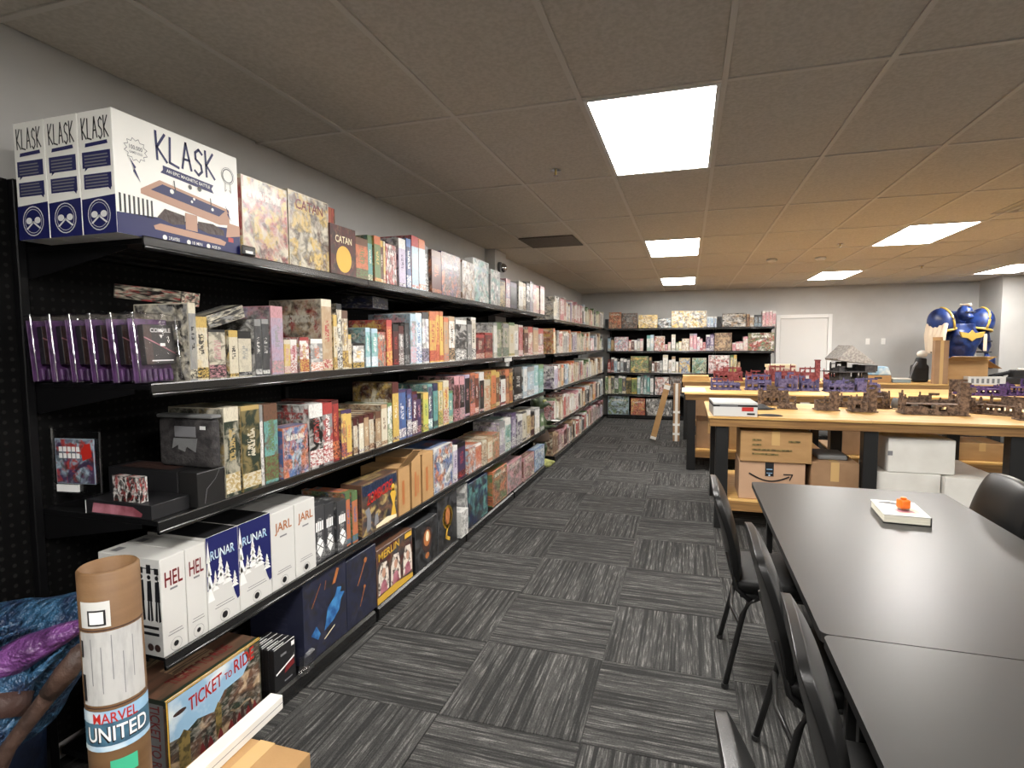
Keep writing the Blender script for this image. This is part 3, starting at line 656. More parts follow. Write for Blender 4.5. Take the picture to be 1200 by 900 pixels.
# boxes on the far wall rack, too small to pick apart
V, F, U, AT = [], [], [], []
codes = ['wh-cr-gy', 'cr-tn-wh', 'wh-pk-rd', 'gy-wh-dg', 'cr-gn-wh', 'rd-wh-tn', 'tn-br-cr', 'dg-gy-wh', 'wh-lb-bl', 'bk-wh-dr', 'cr-or-ye', 'lc-wh-pu', 'br-tn-cr', 'wh-cr-tn', 'cr-wh-gy']
for s in range(1, 6):
    y = 7.15; prev = None; nth = 0
    while y < 11.62:
        w = random.uniform(.05, .13) if s < 5 else random.uniform(.06, .2)
        h = random.choice((.23, .27, .29, .30, .31, .33)); h = min(h, .36)
        code = prev if prev and random.random() < .35 else random.choice(codes); prev = code
        if s == 5 and random.random() < .5: code = random.choice(['dr-pk-wh', 'br-pk-tn', 'gy-dr-wh', 'cr-pk-gn'])
        ox, oy, oz = -1.652 - random.uniform(0, .02) - .135, y+w/2, SF[s]
        if oy < 8.22:
            nth += 1
            o = link('game_box', box_mesh('game_box', w-.003, .27, h, ('spine', 'cover'), (0, 1, 0)), None, (ox, oy, oz)); colours(o, code)
            tag(o, '%s game box, %s shelf of far rack, %s past goblin statue' % (words(code), SN[s], ordinal(nth)), 'board game', 'game boxes on the %s shelf of the far rack' % SN[s])
            y += w; continue
        vv, ff = box_data(w-.003, .27, h, .002)
        b0 = len(V); V += [(a+ox, b+oy, c+oz) for a, b, c in vv]
        cl = [PALIN[c] for c in code.split('-')]; sd = random.random()
        for (ids, ax, q) in ff:
            F.append([b0+i for i in ids]); AT.append((cl, sd))
            U.append([((vv[i][1]/w*q+.5) if ax == 0 else .5 - vv[i][0]/.27*q, vv[i][2]/h) for i in ids])
        y += w
        if any(abs(y-j) < .03 for j in JF): y += .03
me = bpy.data.meshes.new('game_boxes'); me.from_pydata(V, [], F)
uv = me.uv_layers.new(name='uv'); li = 0
for f in U:
    for q in f: uv.data[li].uv = q; li += 1
for nm, ix in (('ca', 0), ('cb', 1), ('cc', 2)):
    a = me.attributes.new(nm, 'FLOAT_COLOR', 'FACE')
    for i, (cl, sd) in enumerate(AT): a.data[i].color = (*cl[ix], 1)
a = me.attributes.new('sd', 'FLOAT', 'FACE')
for i, (cl, sd) in enumerate(AT): a.data[i].value = sd
bm = bmesh.new(); bm.from_mesh(me); bmesh.ops.recalc_face_normals(bm, faces=bm.faces[:]); bm.to_mesh(me); bm.free()
me.materials.append(M['spine_far'])
tag(link('game_boxes', me), 'tightly packed game box spines filling the far wall rack', 'board games', None, 'stuff')

# ------------------------------------------------------------------ boxes one can read
def reg(o, s): REG[s].append(o.location.y); return o
def plain_box(name, w, d, h, m, loc, rotz=0.0): return link(name, box_mesh(name, w, d, h, (m,)), None, loc, rotz)

# three white and navy table-game boxes at the end of the top shelf
def hand_letters(word, w, h, t):
    G = {'K': [[(.08, 0), (.0, 1)], [(.85, .98), (.08, .45), (1, .0)]], 'L': [[(.1, 1), (.0, .08), (.9, .0)]],
         'A': [[(0, 0), (.42, 1), (.95, .02)], [(.15, .36), (.8, .38)]],
         'S': [[(.9, .86), (.55, 1), (.15, .84), (.2, .6), (.75, .42), (.85, .18), (.45, .0), (.05, .14)]]}
    out = []; n = len(word); cw = w / n
    for i, ch in enumerate(word):
        dy = (.03, -.02, .02, -.04, .01)[i % 5]*h
        for pl in G[ch]: out += stroke([(cw*(i+.78*p+.06), dy+h*q) for p, q in pl], t)
    return out
for k in range(3):
    w, d_, h = .492, .138, .368
    lab = ['front', 'middle', 'rear'][k] + (' white and navy boxed table game of three on the top shelf, hand-lettered title')
    o = plain_box('boxed_table_game', w, d_, h, 'brightcard', (-1.653-d_/2-.143*k, 1.30+w/2+.0*k, SH[1] + .0))
    tag(o, lab, 'board game', 'white and navy boxed games on the top shelf')
    if k == 0: reg(o, 1)
    f = frame('-y', w, d_, h); W, H = d_, h
    decal(o, 'navy_band', f, [[(0, 0), (W, 0), (W, H*.31), (0, H*.29)]], 'navyink')
    decal(o, 'lettering', f, [[(W*.10+a, H*.77+b) for a, b in p] for p in hand_letters('KLASK', W*.82, H*.17, .0045)], 'blackink')
    decal(o, 'print', f, [[(W*.18, H*.71), (W*.86, H*.72), (W*.84, H*.75), (W*.2, H*.74)], rect(W*.08, H*.54, W*.92, H*.67), [(W*.16, H*.545), (W*.14, H*.515), (W*.26, H*.545)],
                           rect(W*.10, H*.37, W*.92, H*.49), [(W*.80, H*.375), (W*.88, H*.345), (W*.9, H*.375)]], 'navyink')
    ln = []
    for z0 in (.555, .385):
        for r_ in range(4):
            q = H*(z0 + r_*.026); ln.append(rect(W*.15, q, W*random.uniform(.75, .87), q+H*.011))
    decal(o, 'print', f, ln, 'greyink', .0012)
    decal(o, 'logo', f, ring(W*.5, H*.155, W*.33, .003) + ring(W*.5, H*.155, W*.27, .0015), 'whiteink', .0012)
    decal(o, 'logo', f, [disc(W*.36, H*.16, W*.10, 12, H*.028), disc(W*.64, H*.16, W*.10, 12, H*.028), [(W*.25, H*.09), (W*.3, H*.085), (W*.55, H*.15), (W*.5, H*.155)], [(W*.75, H*.09), (W*.7, H*.085), (W*.45, H*.15), (W*.5, H*.155)]], 'whiteink', .0013)
    if k: continue
    f = frame('+x', w, d_, h); W, H = w, h
    decal(o, 'navy_band', f, [[(0, 0), (W, 0), (W, H*.27), (0, H*.17)]], 'navyink')
    decal(o, 'print', f, [[(W*(.02+i*.031), H*.175), (W*(.034+i*.031), H*.178), (W*(.034+i*.031), H*.33), (W*(.02+i*.031), H*.33)] for i in range(8)], 'blackink')
    decal(o, 'lettering', f, [[(W*.29+a, H*.70+b) for a, b in p] for p in hand_letters('KLASK', W*.50, H*.24, .0085)], 'navyink')
    decal(o, 'banner', f, [[(W*.32, H*.60), (W*.76, H*.56), (W*.74, H*.60), (W*.76, H*.64), (W*.34, H*.67), (W*.34, H*.63)]], 'navyink')
    text(o, f, 'AN EPIC MAGNETIC BATTLE', W*.365, H*.618, W*.36, H*.03, 'whiteink', .0016, arc=-H*.025)
    decal(o, 'game_board_print', f, [[(W*.17, H*.41), (W*.31, H*.53), (W*.90, H*.44), (W*.90, H*.29), (W*.80, H*.27), (W*.17, H*.37)]], 'woodink', .001)
    decal(o, 'game_board_print', f, [[(W*.24, H*.425), (W*.33, H*.50), (W*.86, H*.42), (W*.80, H*.35)]], 'navyink', .0016)
    decal(o, 'game_board_print', f, [rect(W*.50, H*.148, W*.60, H*.30), [(W*.26, H*.09), (W*.84, H*.07), (W*.86, H*.11), (W*.80, H*.13), (W*.30, H*.15), (W*.25, H*.12)], [(W*.86, H*.16), (W, H*.2), (W, H*.30), (W*.88, H*.31)]], 'woodink', .0014)
    decal(o, 'hand_print', f, [[(W*.28, H*.20), (W*.34, H*.29), (W*.495, H*.27), (W*.495, H*.19), (W*.40, H*.165)]], 'leather', .0012); decal(o, 'hand_print', f, [[(W*.605, H*.18), (W*.605, H*.25), (W*.74, H*.26), (W*.84, H*.22), (W*.84, H*.17), (W*.70, H*.155)]], 'leather', .0012)
    decal(o, 'print', f, [disc(W*.40, H*.46, W*.016, 10), disc(W*.56, H*.42, W*.010, 10), disc(W*.58, H*.45, W*.010, 10), disc(W*.74, H*.40, W*.012, 10)], 'whiteink', .002)
    decal(o, 'print', f, [disc(W*.55, H*.55, W*.016, 10), disc(W*.63, H*.56, W*.018, 10)] + stroke([(W*.43, H*.46), (W*.42, H*.56)], .004) + stroke([(W*.73, H*.41), (W*.725, H*.50)], .004), 'blackink', .002)
    for (bx_, by_, sc) in ((.10, .55, 1.0), (.86, .40, .8)):
        decal(o, 'lightning_print', f, [[(W*bx_, H*by_+.036*sc), (W*bx_+.022*sc, H*by_+.010*sc), (W*bx_+.018*sc, H*by_+.004*sc), (W*bx_+.036*sc, H*by_-.034*sc), (W*bx_+.012*sc, H*by_-.004*sc), (W*bx_+.016*sc, H*by_+.004*sc)]], 'navyink', .0014)
    star = []
    for i in range(25): star.append((W*.15+(.040 if i % 2 else .030)*math.cos(i*math.pi/12), H*.72+(.036 if i % 2 else .028)*math.sin(i*math.pi/12)))
    decal(o, 'starburst_print', f, stroke(star, .0016), 'greyink', .001)
    text(o, f, '100.000', W*.105, H*.72, W*.09, H*.035, 'greyink'); text(o, f, 'GAMES SOLD', W*.105, H*.685, W*.09, H*.02, 'greyink')
    decal(o, 'rosette_print', f, ring(W*.90, H*.78, .024, .0035, 24) + ring(W*.90, H*.78, .030, .0014, 24) + stroke([(W*.875, H*.71), (W*.87, H*.62), (W*.885, H*.64)], .002) + stroke([(W*.92, H*.71), (W*.925, H*.62), (W*.91, H*.64)], .002), 'greyink', .001)
    for ux, tt in ((.36, '2 PLAYERS'), (.55, '10 MIN'), (.72, 'AGE 8+')):
        decal(o, 'icon_print', f, [disc(W*(ux-.03), H*.035, W*.017, 14)], 'whiteink', .0014)
        text(o, f, tt, W*ux, H*.022, W*.085, H*.03, 'whiteink', .0016)
    decal(o, 'flag_print', f, [rect(W*.88, H*.12, W*.93, H*.165)], 'redink', .0018)

# cover lettering on two boxes of the top shelf
cat1, cat2 = [a[0] for a in AUTO if a[1] == 1][1:3]
def dims(o):
    xs = [v.co for v in o.data.vertices]
    return (max(v.y for v in xs)-min(v.y for v in xs), max(v.x for v in xs)-min(v.x for v in xs), max(v.z for v in xs))
w, d_, h = dims(cat1); text(cat1, frame('+x', w, d_, h), 'CATAN', w*.16, h*.78, w*.68, h*.13, 'maroonink', .0016)
w, d_, h = dims(cat2); text(cat2, frame('+x', w, d_, h), 'CATAN', w*.18, h*.66, w*.64, h*.14, 'creamink', .0016)
decal(cat2, 'sun_print', frame('+x', w, d_, h), [disc(w*.5, h*.34, w*.30, 24)], 'goldink', .0012)
colours(cat2, 'dr-dr-br', .3)
t = thing('shelf_clip', 'small black price clip on the top shelf before the red-and-yellow game', 'clip', (-1.645, 1.785, SH[1]))
MB().box(0, .012, 0, .07, .004, .042, bev=.005).build('holder', 'rail', t); MB().box(.012, .0135, .012, .05, .012, .022).build('label_strip', 'whiteink', t)

# white and navy saga boxes on the fourth shelf
def saga(w, y, word, label, dark=False):
    h, d_ = .345 if dark else .335, .275
    o = plain_box('saga_game_box', w, d_, h, 'white', (-1.654-d_/2, y+w/2, SH[4])); reg(o, 4)
    tag(o, label, 'board game', 'white saga game boxes on the fourth shelf')
    f = frame('+x', w, d_, h)
    if dark:
        sky = [(0, h), (0, h*.42), (w*.2, h*.5), (w*.35, h*.44), (w*.5, h*.53), (w*.75, h*.42), (w*.86, h*.25), (w*.93, h*.18), (w, h*.2), (w, h)]
        decal(o, 'night_sky_print', f, [sky], 'navyink')
        trees = []
        for tx, tw, b, tp in ((.05, .16, .3, .96), (.42, .15, .45, .80), (.62, .17, .42, .66), (.86, .12, .34, .52), (.25, .1, .4, .62)):
            for q in range(4):
                f0 = b + (tp-b)*q/4.6; ww = tw*(1-q*.21)
                trees.append([(w*(tx-ww), h*f0), (w*(tx+ww), h*f0), (w*tx, h*(f0+(tp-b)*.36))])
        trees = [[(min(max(a, .001), w-.001), b) for a, b in t_] for t_ in trees]
        decal(o, 'tree_print', f, trees, 'whiteink', .0013)
        text(o, f, word, w*.12, h*.74, w*.76, h*.10, 'skyink', .0018)
    else:
        text(o, f, word, w*.16, h*.70, w*.72, h*.155, 'maroonink' if word == 'HEL' else 'orangeink', .0012)
        decal(o, 'print', f, [rect(w*.36, h*.655, w*.66, h*.675)], 'greyink')
    decal(o, 'print', f, [rect(w*.24, h*.225, w*.78, h*.232), rect(w*.2, h*.195, w*.82, h*.203)], 'greyink', .0012)
    decal(o, 'logo', f, [disc(w*.5, h*.085, min(w*.1, .013))], 'blackink', .0014)
    decal(o, 'logo', f, ring(w*.5, h*.08, min(w*.26, .022), .0012), 'greyink', .0014)
    top = frame('+z', w, d_, h)
    if dark: decal(o, 'lid_print', top, [rect(.002, .002, w-.002, d_-.002)], 'blackink')
    else: decal(o, 'lid_print', top, [rect(w*.2, d_*.78, w*.6, d_*.9)], 'greyink')
    return o
o = saga(.096, 1.383, 'HEL', 'red-titled white saga game box at shelf end, figures printed on its side')
f = frame('-y', .096, .275, .335)
fig = []
for i in range(7):
    x = .045 + i*.034
    fig += [[(x, .19), (x+.022, .19), (x+.020, .262), (x+.003, .258)], disc(x+.011, .272, .008, 8), [(x-.002, .125), (x+.008, .12), (x+.010, .19), (x+.002, .19)], [(x+.013, .12), (x+.023, .125), (x+.02, .19), (x+.012, .19)], rect(x+.001, .284, x+.02, .305 + .01*(i % 2))]
decal(o, 'figures_print', f, fig, 'blackink')
decal(o, 'print', f, [rect(.02, .094, .26, .104), rect(.02, .072, .26, .082), rect(.2, .30, .265, .303), rect(.262, .21, .265, .30)], 'blackink', .001)
decal(o, 'print', f, [rect(.03, .02+.009*i, .03+random.uniform(.1, .16), .023+.009*i) for i in range(5)], 'greyink', .001)
decal(o, 'seal_print', f, [disc(.22, .03, .013), disc(.25, .03, .013)], 'leather', .001)
saga(.084, 1.482, 'HEL', 'white saga game box with red title, second from the shelf end')
saga(.150, 1.569, 'RUNAR', 'navy night-sky saga game box with white trees, beside a red-titled white one', True)
saga(.175, 1.722, 'RUNAR', 'navy night-sky saga game box with white trees, beside an orange-titled white one', True)
saga(.146, 1.901, 'JARL', 'white saga game box with orange title, beside the navy night-sky boxes')
saga(.143, 2.050, 'JARL', 'white saga game box with orange title, beside three dark grey boxes')
for o, s, code, face in AUTO:
    if s == 4 and code == 'dg-wh-gy':
        w, d_, h = dims(o); f = frame('+x', w, d_, h); colours(o, 'dg-dg-gy', .1)
        decal(o, 'die_print', f, [[(w*.2, h*.36), (w*.5, h*.44), (w*.8, h*.36), (w*.82, h*.22), (w*.5, h*.10), (w*.2, h*.22)]], 'whiteink', .0014)
        decal(o, 'die_print', f, stroke([(w*.2, h*.36), (w*.8, h*.23)], .004) + stroke([(w*.8, h*.36), (w*.2, h*.23)], .004), 'blackink', .002)
        decal(o, 'title_print', f, [rect(w*(.16+.18*i), h*.56, w*(.29+.18*i), h*.72) for i in range(4)], 'whiteink', .0014)

def art_box(name, w, d_, h, s, y, code, label, x=-1.654, seed=.5):
    o = link(name, box_mesh(name, w, d_, h, ('spine', 'cover'), (1, 0, 0)), None, (x-d_/2, y+w/2, SH[s]))
    colours(o, code, seed); reg(o, s); tag(o, label, 'board game', 'large face-out game boxes'); return o
o = art_box('horror_game_box', .39, .13, .29, 4, 2.587, 'dg-br-go', 'dark illustrated game box with jagged red title, beside open brown cartons', seed=.42)
f = frame('+x', .39, .13, .29)
decal(o, 'sky_print', f, [[(.01, .28), (.01, .225), (.15, .20), (.38, .23), (.38, .28)]], 'bluedark')
text(o, f, 'ZOMBICIDE!', .05, .165, .27, .062, 'redink', .002, arc=.03, slant=.12)
decal(o, 'figures_print', f, [[(.30, .02), (.33, .10), (.30, .17), (.34, .20), (.37, .16), (.35, .10), (.37, .02)], disc(.335, .20, .022)], 'goldink', .0014)
decal(o, 'figures_print', f, [[(.04, .02), (.05, .10), (.03, .14), (.07, .155), (.09, .11), (.085, .03)], [(.12, .03), (.13, .09), (.16, .10), (.17, .04)]], 'greyink', .0014)
decal(o, 'banner', f, [[(.14, .012), (.37, .012), (.37, .03), (.26, .045), (.14, .03)]], 'creamink', .0018)
# brown cartons standing among the games
for k, (w, y, h) in enumerate(((.145, 2.993, .295), (.125, 3.165, .325), (.165, 3.315, .318))):
    o = plain_box('brown_carton', w, .26, h, 'kraft', (-1.655-.13, y+w/2, SH[4])); reg(o, 4)
    tag(o, ['open brown carton with raised flap next to the red-titled game', 'middle one of three narrow brown cartons among the games', 'narrow brown carton beside the blue and white game box'][k], 'carton', 'brown cartons on the fourth shelf')
    f = frame('+x', w, .26, h)
    decal(o, 'print', f, [rect(w*.3, h*.2, w*.5, h*.7)] + ([rect(w*.6, h*.25, w*.75, h*.6)] if k == 1 else []), 'orangeink')
    if k == 0:
        fl = MB().box(-.002, .002, -.07, .07, 0, .13).build('flap', 'kraft', o, (.13, 0, h)); fl.rotation_euler = (math.radians(-12), math.radians(38), 0)

# bottom shelf
o = art_box('train_game_box', .425, .30, .315, 5, 1.342, 'br-dgn-tn', 'train-themed board game box with red title on the bottom shelf, beside the cardboard tube', x=-1.61, seed=.77)
w, d_, h = .425, .30, .315; f = frame('+x', w, d_, h)
decal(o, 'sky_print', f, [[(.008, .306), (.008, .17), (.06, .16), (.12, .18), (.19, .16), (.24, .21), (.33, .215), (.36, .25), (.34, .306)]], 'skyink')
text(o, f, 'TICKET', .085, .225, .145, .05, 'redink', .0022, arc=.012); text(o, f, 'TO', .242, .245, .035, .026, 'redink', .0022); text(o, f, 'RIDE', .288, .245, .10, .05, 'redink', .0022, arc=.008)
o['tt'] = 1.0; decal(o, 'airship_print', f, [disc(.05, .25, .026, 16, .008)], 'leather', .0018)
for pg in ([rect(.04, .03, .085, .15), [(.03, .15), (.095, .15), (.0625, .18)]], [rect(.195, .06, .222, .16), [(.19, .16), (.227, .16), (.208, .185)]]): decal(o, 'tower_print', f, pg, 'towerink', .0014)
decal(o, 'figures_print', f, [[(x, .01), (x+.028, .01), (x+.024, .06), (x+.014, .085), (x+.003, .06)] for x in (.12, .155, .2, .25, .29, .335, .37)], 'maroonink', .0016)
decal(o, 'figures_print', f, [[(x, .03), (x+.02, .03), (x+.016, .10), (x+.004, .10)] for x in (.14, .27, .31, .35)], 'leather', .0015)
decal(o, 'edge_print', f, [rect(0, h-.006, w, h-.002), rect(.001, 0, .006, h)], 'goldink', .001)
f = frame('-y', w, d_, h); decal(o, 'side_print', f, [rect(.22, .02, .29, .30)], 'greycloth'); text(o, f, 'TICKET TO RIDE', .232, .025, .042, .27, 'maroonink', .0016, turn=True)
f = frame('+z', w, d_, h); text(o, f, 'TICKET TO RIDE', .08, .05, .26, .05, 'maroonink', .0012); decal(o, 'edge_print', f, [rect(0, .001, w, .005)], 'goldink')
for k in range(5):
    h = .185; w = .024 if k < 4 else .030
    o = plain_box('card_game_box', .135, .028, h, 'blackink', (-1.662-.030*k, 1.953, SH[5])); REG[5].append(1.953) if k == 0 else None
    tag(o, 'small black card game box beside the train game, %s of five' % ['red-striped front one', 'second', 'third', 'fourth', 'rearmost'][k], 'card game', 'small black card game boxes')
    f = frame('+z', .135, .028, h); decal(o, 'edge_print', f, [rect(.012, .012, .08, .017), rect(.003, .001, .132, .004)], 'whiteink')
    if k == 0:
        f = frame('+x', .135, .028, h)
        decal(o, 'stripe_print', f, [[(.01, .07), (.125, .10), (.125, .108), (.01, .078)]], 'whiteink'); decal(o, 'stripe_print', f, [[(.06, .055), (.125, .07), (.12, .098), (.07, .085)]], 'maroonink')
        decal(o, 'sticker', f, [rect(.108, .155, .128, .175)], 'whiteink'); decal(o, 'print', f, [rect(.06, .02, .11, .026), rect(.04, .14, .075, .15)], 'greyink')
t = tag(MB().prism([(-.04, 0), (.04, 0), (.03, .07), (.045, .085), (.0, .075), (-.035, .08), (-.03, .04)], -.012, .012, 'x').move(lambda c: Vector((c.x + .004*math.sin(c.z*90), c.y, c.z))).build('plastic_wrap', 'clearedge', None, (-1.628, 2.065, SH[5])), 'crumpled clear plastic wrap on the bottom shelf beside black card boxes', 'plastic wrap')
o = art_box('space_game_box', .338, .30, .385, 5, 2.088, 'nv-dg-nv', 'tall navy game box with blue creature art on the bottom shelf', seed=.21)
for ax in ('ca', 'cb', 'cc'): o[ax] = [[.018, .020, .040], [.022, .025, .048], [.03, .032, .055]][('ca', 'cb', 'cc').index(ax)]
f = frame('+x', .338, .30, .385)
decal(o, 'creature_print', f, [[(.15, .10), (.18, .20), (.24, .235), (.26, .27), (.295, .26), (.285, .235), (.32, .225), (.29, .20), (.27, .15), (.22, .12)], [(.05, .12), (.09, .15), (.12, .10), (.10, .08)]], 'blueink', .0014)
decal(o, 'comet_print', f, [[(.22, .30), (.26, .37), (.28, .36), (.245, .30)]] + stroke([(.06, .25), (.13, .34)], .003) + stroke([(.16, .30), (.17, .34)], .003), 'orangeink', .0014)
decal(o, 'print', f, stroke([(.15, .06), (.23, .09)], .006), 'creamink', .0014)
o = art_box('space_game_box', .285, .29, .365, 5, 2.430, 'nv-dg-nv', 'navy game box with two orange comets, beside the three-portrait game', seed=.31)
for i, ax in enumerate(('ca', 'cb', 'cc')): o[ax] = [[.018, .020, .040], [.022, .025, .048], [.03, .032, .055]][i]
f = frame('+x', .285, .29, .365)
decal(o, 'comet_print', f, stroke([(.10, .20), (.17, .30)], .006) + stroke([(.12, .08), (.16, .16)], .006) + [disc(.178, .312, .014), disc(.165, .17, .010)], 'orangeink', .0014)
o = art_box('wizard_game_box', .43, .28, .315, 5, 2.722, 'dg-br-dr', 'game box with three pale portraits above a gold strip on bottom shelf', seed=.64)
f = frame('+x', .43, .28, .315)
text(o, f, 'MERLIN', .02, .245, .24, .045, 'goldink', .002, arc=.015)
for q in (0, .14, .29):
    decal(o, 'portrait_print', f, [[(.012+q, .05), (.13+q, .055), (.128+q, .16), (.11+q, .222), (.05+q, .228), (.018+q, .17)]], 'portraitink', .0014)
    pt = decal(o, 'face_print', f, [disc(.075+q, .165, .02, 14, .028)], 'woodink', .0018); decal(o, 'robe_print', f, [[(.03+q, .05), (.115+q, .05), (.10+q, .11), (.075+q, .125), (.045+q, .11)]], 'pinkink', .0018)
decal(o, 'gold_strip', f, [[(0, .002), (.428, .002), (.428, .03), (.2, .05), (0, .04)]], 'goldink', .002)
decal(o, 'sticker', f, [rect(.33, .275, .42, .305)], 'goldink', .002)
o = art_box('portrait_game_box', .335, .28, .30, 5, 3.192, 'bk-dg-bk', 'black game box with a glowing round portrait on bottom shelf', seed=.15)
f = frame('+x', .335, .28, .30)
decal(o, 'portrait_print', f, [disc(.17, .17, .075, 24, .085)], 'leather', .0014); decal(o, 'portrait_print', f, [disc(.17, .18, .05, 20, .055), disc(.17, .06, .03, 14, .02)], 'orangeink', .0018); decal(o, 'portrait_print', f, [disc(.175, .19, .025, 14, .035)], 'creamink', .002)
o = art_box('dragon_game_box', .345, .28, .385, 5, 3.535, 'bk-dg-bk', 'black game box with a coiled gold emblem on bottom shelf', seed=.12)
f = frame('+x', .345, .28, .385)
decal(o, 'emblem_print', f, ring(.17, .22, .07, .03) + stroke([(.17, .15), (.14, .08), (.2, .05)], .025), 'goldink', .0014)
decal(o, 'emblem_print', f, [disc(.17, .23, .04, 16, .06)], 'orangeink', .0018)
o = art_box('white_game_box', .14, .12, .20, 5, 3.89, 'wh-wh-gy', 'plain small white game box on the bottom shelf', x=-1.622, seed=.03)
o = art_box('slim_game_box', .05, .28, .38, 5, 4.045, 'gy-wh-dg', 'slim grey game box standing tall on the bottom shelf', seed=.4)
o = art_box('teal_game_box', .46, .26, .36, 5, 4.11, 'te-nv-dg', 'dark teal sea-themed game box facing out on bottom shelf', seed=.55)

for o, s, code, face in AUTO:
    n = 1 + sum(1 for y in REG[s] if y < o.location.y - 1e-6)
    tag(o, '%s game box, %s shelf of long rack, %s from pegboard end' % (words(code), SN[s], ordinal(n)), 'board game', 'game boxes on the %s shelf of the long rack' % SN[s])

# ------------------------------------------------------------------ loose goods on the long rack
def remesh(o, vox, smooth=6):
    r = o.modifiers.new('skin', 'REMESH'); r.mode = 'VOXEL'; r.voxel_size = vox; r.use_smooth_shade = True
    if smooth: s_ = o.modifiers.new('soft', 'SMOOTH'); s_.iterations = smooth; s_.factor = .5
    return o
PK = ['front', 'second', 'third', 'fourth', 'fifth', 'rearmost']
for k in range(6):
    t = thing('blister_pack', '%s of six clear card game packs with purple inserts on second shelf' % PK[k], 'card game', (-1.672-.090*k, 1.362-.002*k, SH[2]+.004), 0, 'purple card game packs in clear plastic')
    t.rotation_euler = (0, math.radians(-5), math.radians(3))
    w, h = .172, .235
    MB().box(-.034, -.031, .012, w-.012, .004, h-.02, bev=.001).build('insert_card', 'purpleink', t)
    bx_ = link('card_box', box_mesh('card_box', .118, .024, .132, ('blackink',)), t, (-.015, .098, .062))
    f = frame('+x', .118, .024, .132)
    text(bx_, f, 'COMPILE', .025, .106, .08, .014, 'whiteink', .001); decal(bx_, 'print', f, stroke([(.0, .09), (.06, .062), (.115, .035)], .004), 'pinkink', .0009); decal(bx_, 'print', f, [rect(.02, .010, .105, .014), rect(.058, .060, .078, .070), [(.058, .098), (.072, .098), (.065, .086)]], 'whiteink', .0011)
    decal(bx_, 'edge_print', f, [rect(.0, .0, .028, .13)], 'leather', .0007)
    rb = MB()
    for i in range(6): rb.box(-.030, -.012, .03+i*.021, .042+i*.021, .006, .048, bev=.003)
    rb.build('tray_ribs', 'purpleink', t)
    MB().box(-.036, .0, 0, w, 0, h, bev=.006, seg=2).build('clear_shell', 'clear', t, smooth=False)
    MB().tube([(0, .004, .004), (0, .004, h-.004), (-.034, .006, h), (-.034, w-.006, h), (0, w-.004, h-.01), (0, w-.004, .01)], .0025, 6).build('shell_rim', 'clearedge', t)
def tilted(name, size, loc, rot, code, label, seed):
    o = link(name, box_mesh(name, *size, ('spine', 'cover'), (1, 1, 0)), None, loc); o.rotation_euler = rot
    colours(o, code, seed); tag(o, label, 'board game'); return o
tilted('tilted_game_box', (.10, .26, .05), (-1.86, 1.60, SH[2]+.285), (0, math.radians(7), math.radians(12)), 'cr-bk-rd', 'black and cream patterned box lying askew above the purple packs', .37)
tilted('tilted_game_box', (.19, .10, .05), (-1.73, 1.745, SH[2]+.212), (math.radians(16), 0, 0), 'cr-bk-gy', 'cream patterned box propped at a slant over two hazard-striped boxes', .81)
o = tilted('deck_box', (.07, .05, .365), (-1.80, 2.56, SH[1]), (0, 0, 0), 'or-rd-br', 'orange deck box poking up behind the sun-cover game', .5)
o = tilted('flat_game_box', (.22, .20, .07), (-1.90, 2.80, SH[2]+.275), (0, 0, .1), 'dg-nv-gy', 'dark flat game box laid over the teal games on second shelf', .3)
for o_ in (o,): o_.location.z = SH[2]+.345; o_.location.y = 3.07
# third shelf, pegboard end
t = thing('blister_pack', 'hanging clear blister pack with purple and red card on third shelf', 'card game', (-2.112, 1.455, SH[3]+.001), math.radians(8))
MB().prism([(-.096, .015), (.108, .0), (.112, .275), (-.090, .288)], -.003, 0, 'y').build('backing', 'clear', t)
cd = link('card', box_mesh('card', .163, .006, .165, ('spine', 'cover'), (1, 0, 0)), t, (.008, -.008, .082), -math.pi/2); colours(cd, 'pu-lb-rd', .63)
f = frame('+x', .163, .006, .165)
decal(cd, 'mask_print', f, [[(.115, .085), (.155, .10), (.150, .15), (.125, .145), (.11, .12)]], 'redink'); decal(cd, 'title_print', f, [rect(.018+.018*i, .118, .032+.018*i, .136) for i in range(5)] + [rect(.018+.018*i, .094, .032+.018*i, .112) for i in range(5)], 'whiteink')
MB().box(-.075, .015, -.011, -.004, .052, .078).build('price_label', 'whiteink', t)
MB().box(-.09, .10, -.03, -.004, .0, .05, bev=.008).build('clear_tray', 'clear', t)
MB().tube([(-.092, -.005, .03), (-.088, -.005, .283), (.11, -.005, .272), (.105, -.005, .03)], .004, 6).build('rim', 'clearedge', t)
o = plain_box('flat_black_box', .15, .30, .05, 'blackink', (-1.838, 1.468, SH[3])); tag(o, 'flat black box with a pink band at the end of third shelf', 'game box')
decal(o, 'pink_band', frame('-y', .15, .30, .05), [[(.03, .008), (.255, .008), (.26, .02), (.22, .04), (.04, .042)]], 'pinkink'); decal(o, 'edge_print', frame('-y', .15, .30, .05), [rect(.0, .002, .004, .048)], 'whiteink')
for k in range(2):
    o = link('dice_pack', box_mesh('dice_pack', .03, .058, .088, ('spine', 'cover'), (1, 1, 0)), None, (-1.84+.064*k, 1.418, SH[3]+.0505))
    colours(o, 'wh-bk-rd', .22+.3*k); tag(o, 'small black and white spotted dice pack, %s on the flat black box' % ('nearer the pegboard' if k == 0 else 'nearer the aisle'), 'dice pack', 'spotted dice packs')
o = plain_box('black_case_box', .125, .335, .126, 'blackink', (-1.915, 1.612, SH[3])); tag(o, 'black lidded box under the grey pouch on third shelf', 'game box')
decal(o, 'print', frame('-y', .125, .335, .126), [rect(.02, .06, .08, .095)], 'greyink'); decal(o, 'lid_print', frame('+z', .125, .335, .126), [rect(.02, .05, .11, .3)], 'leather')
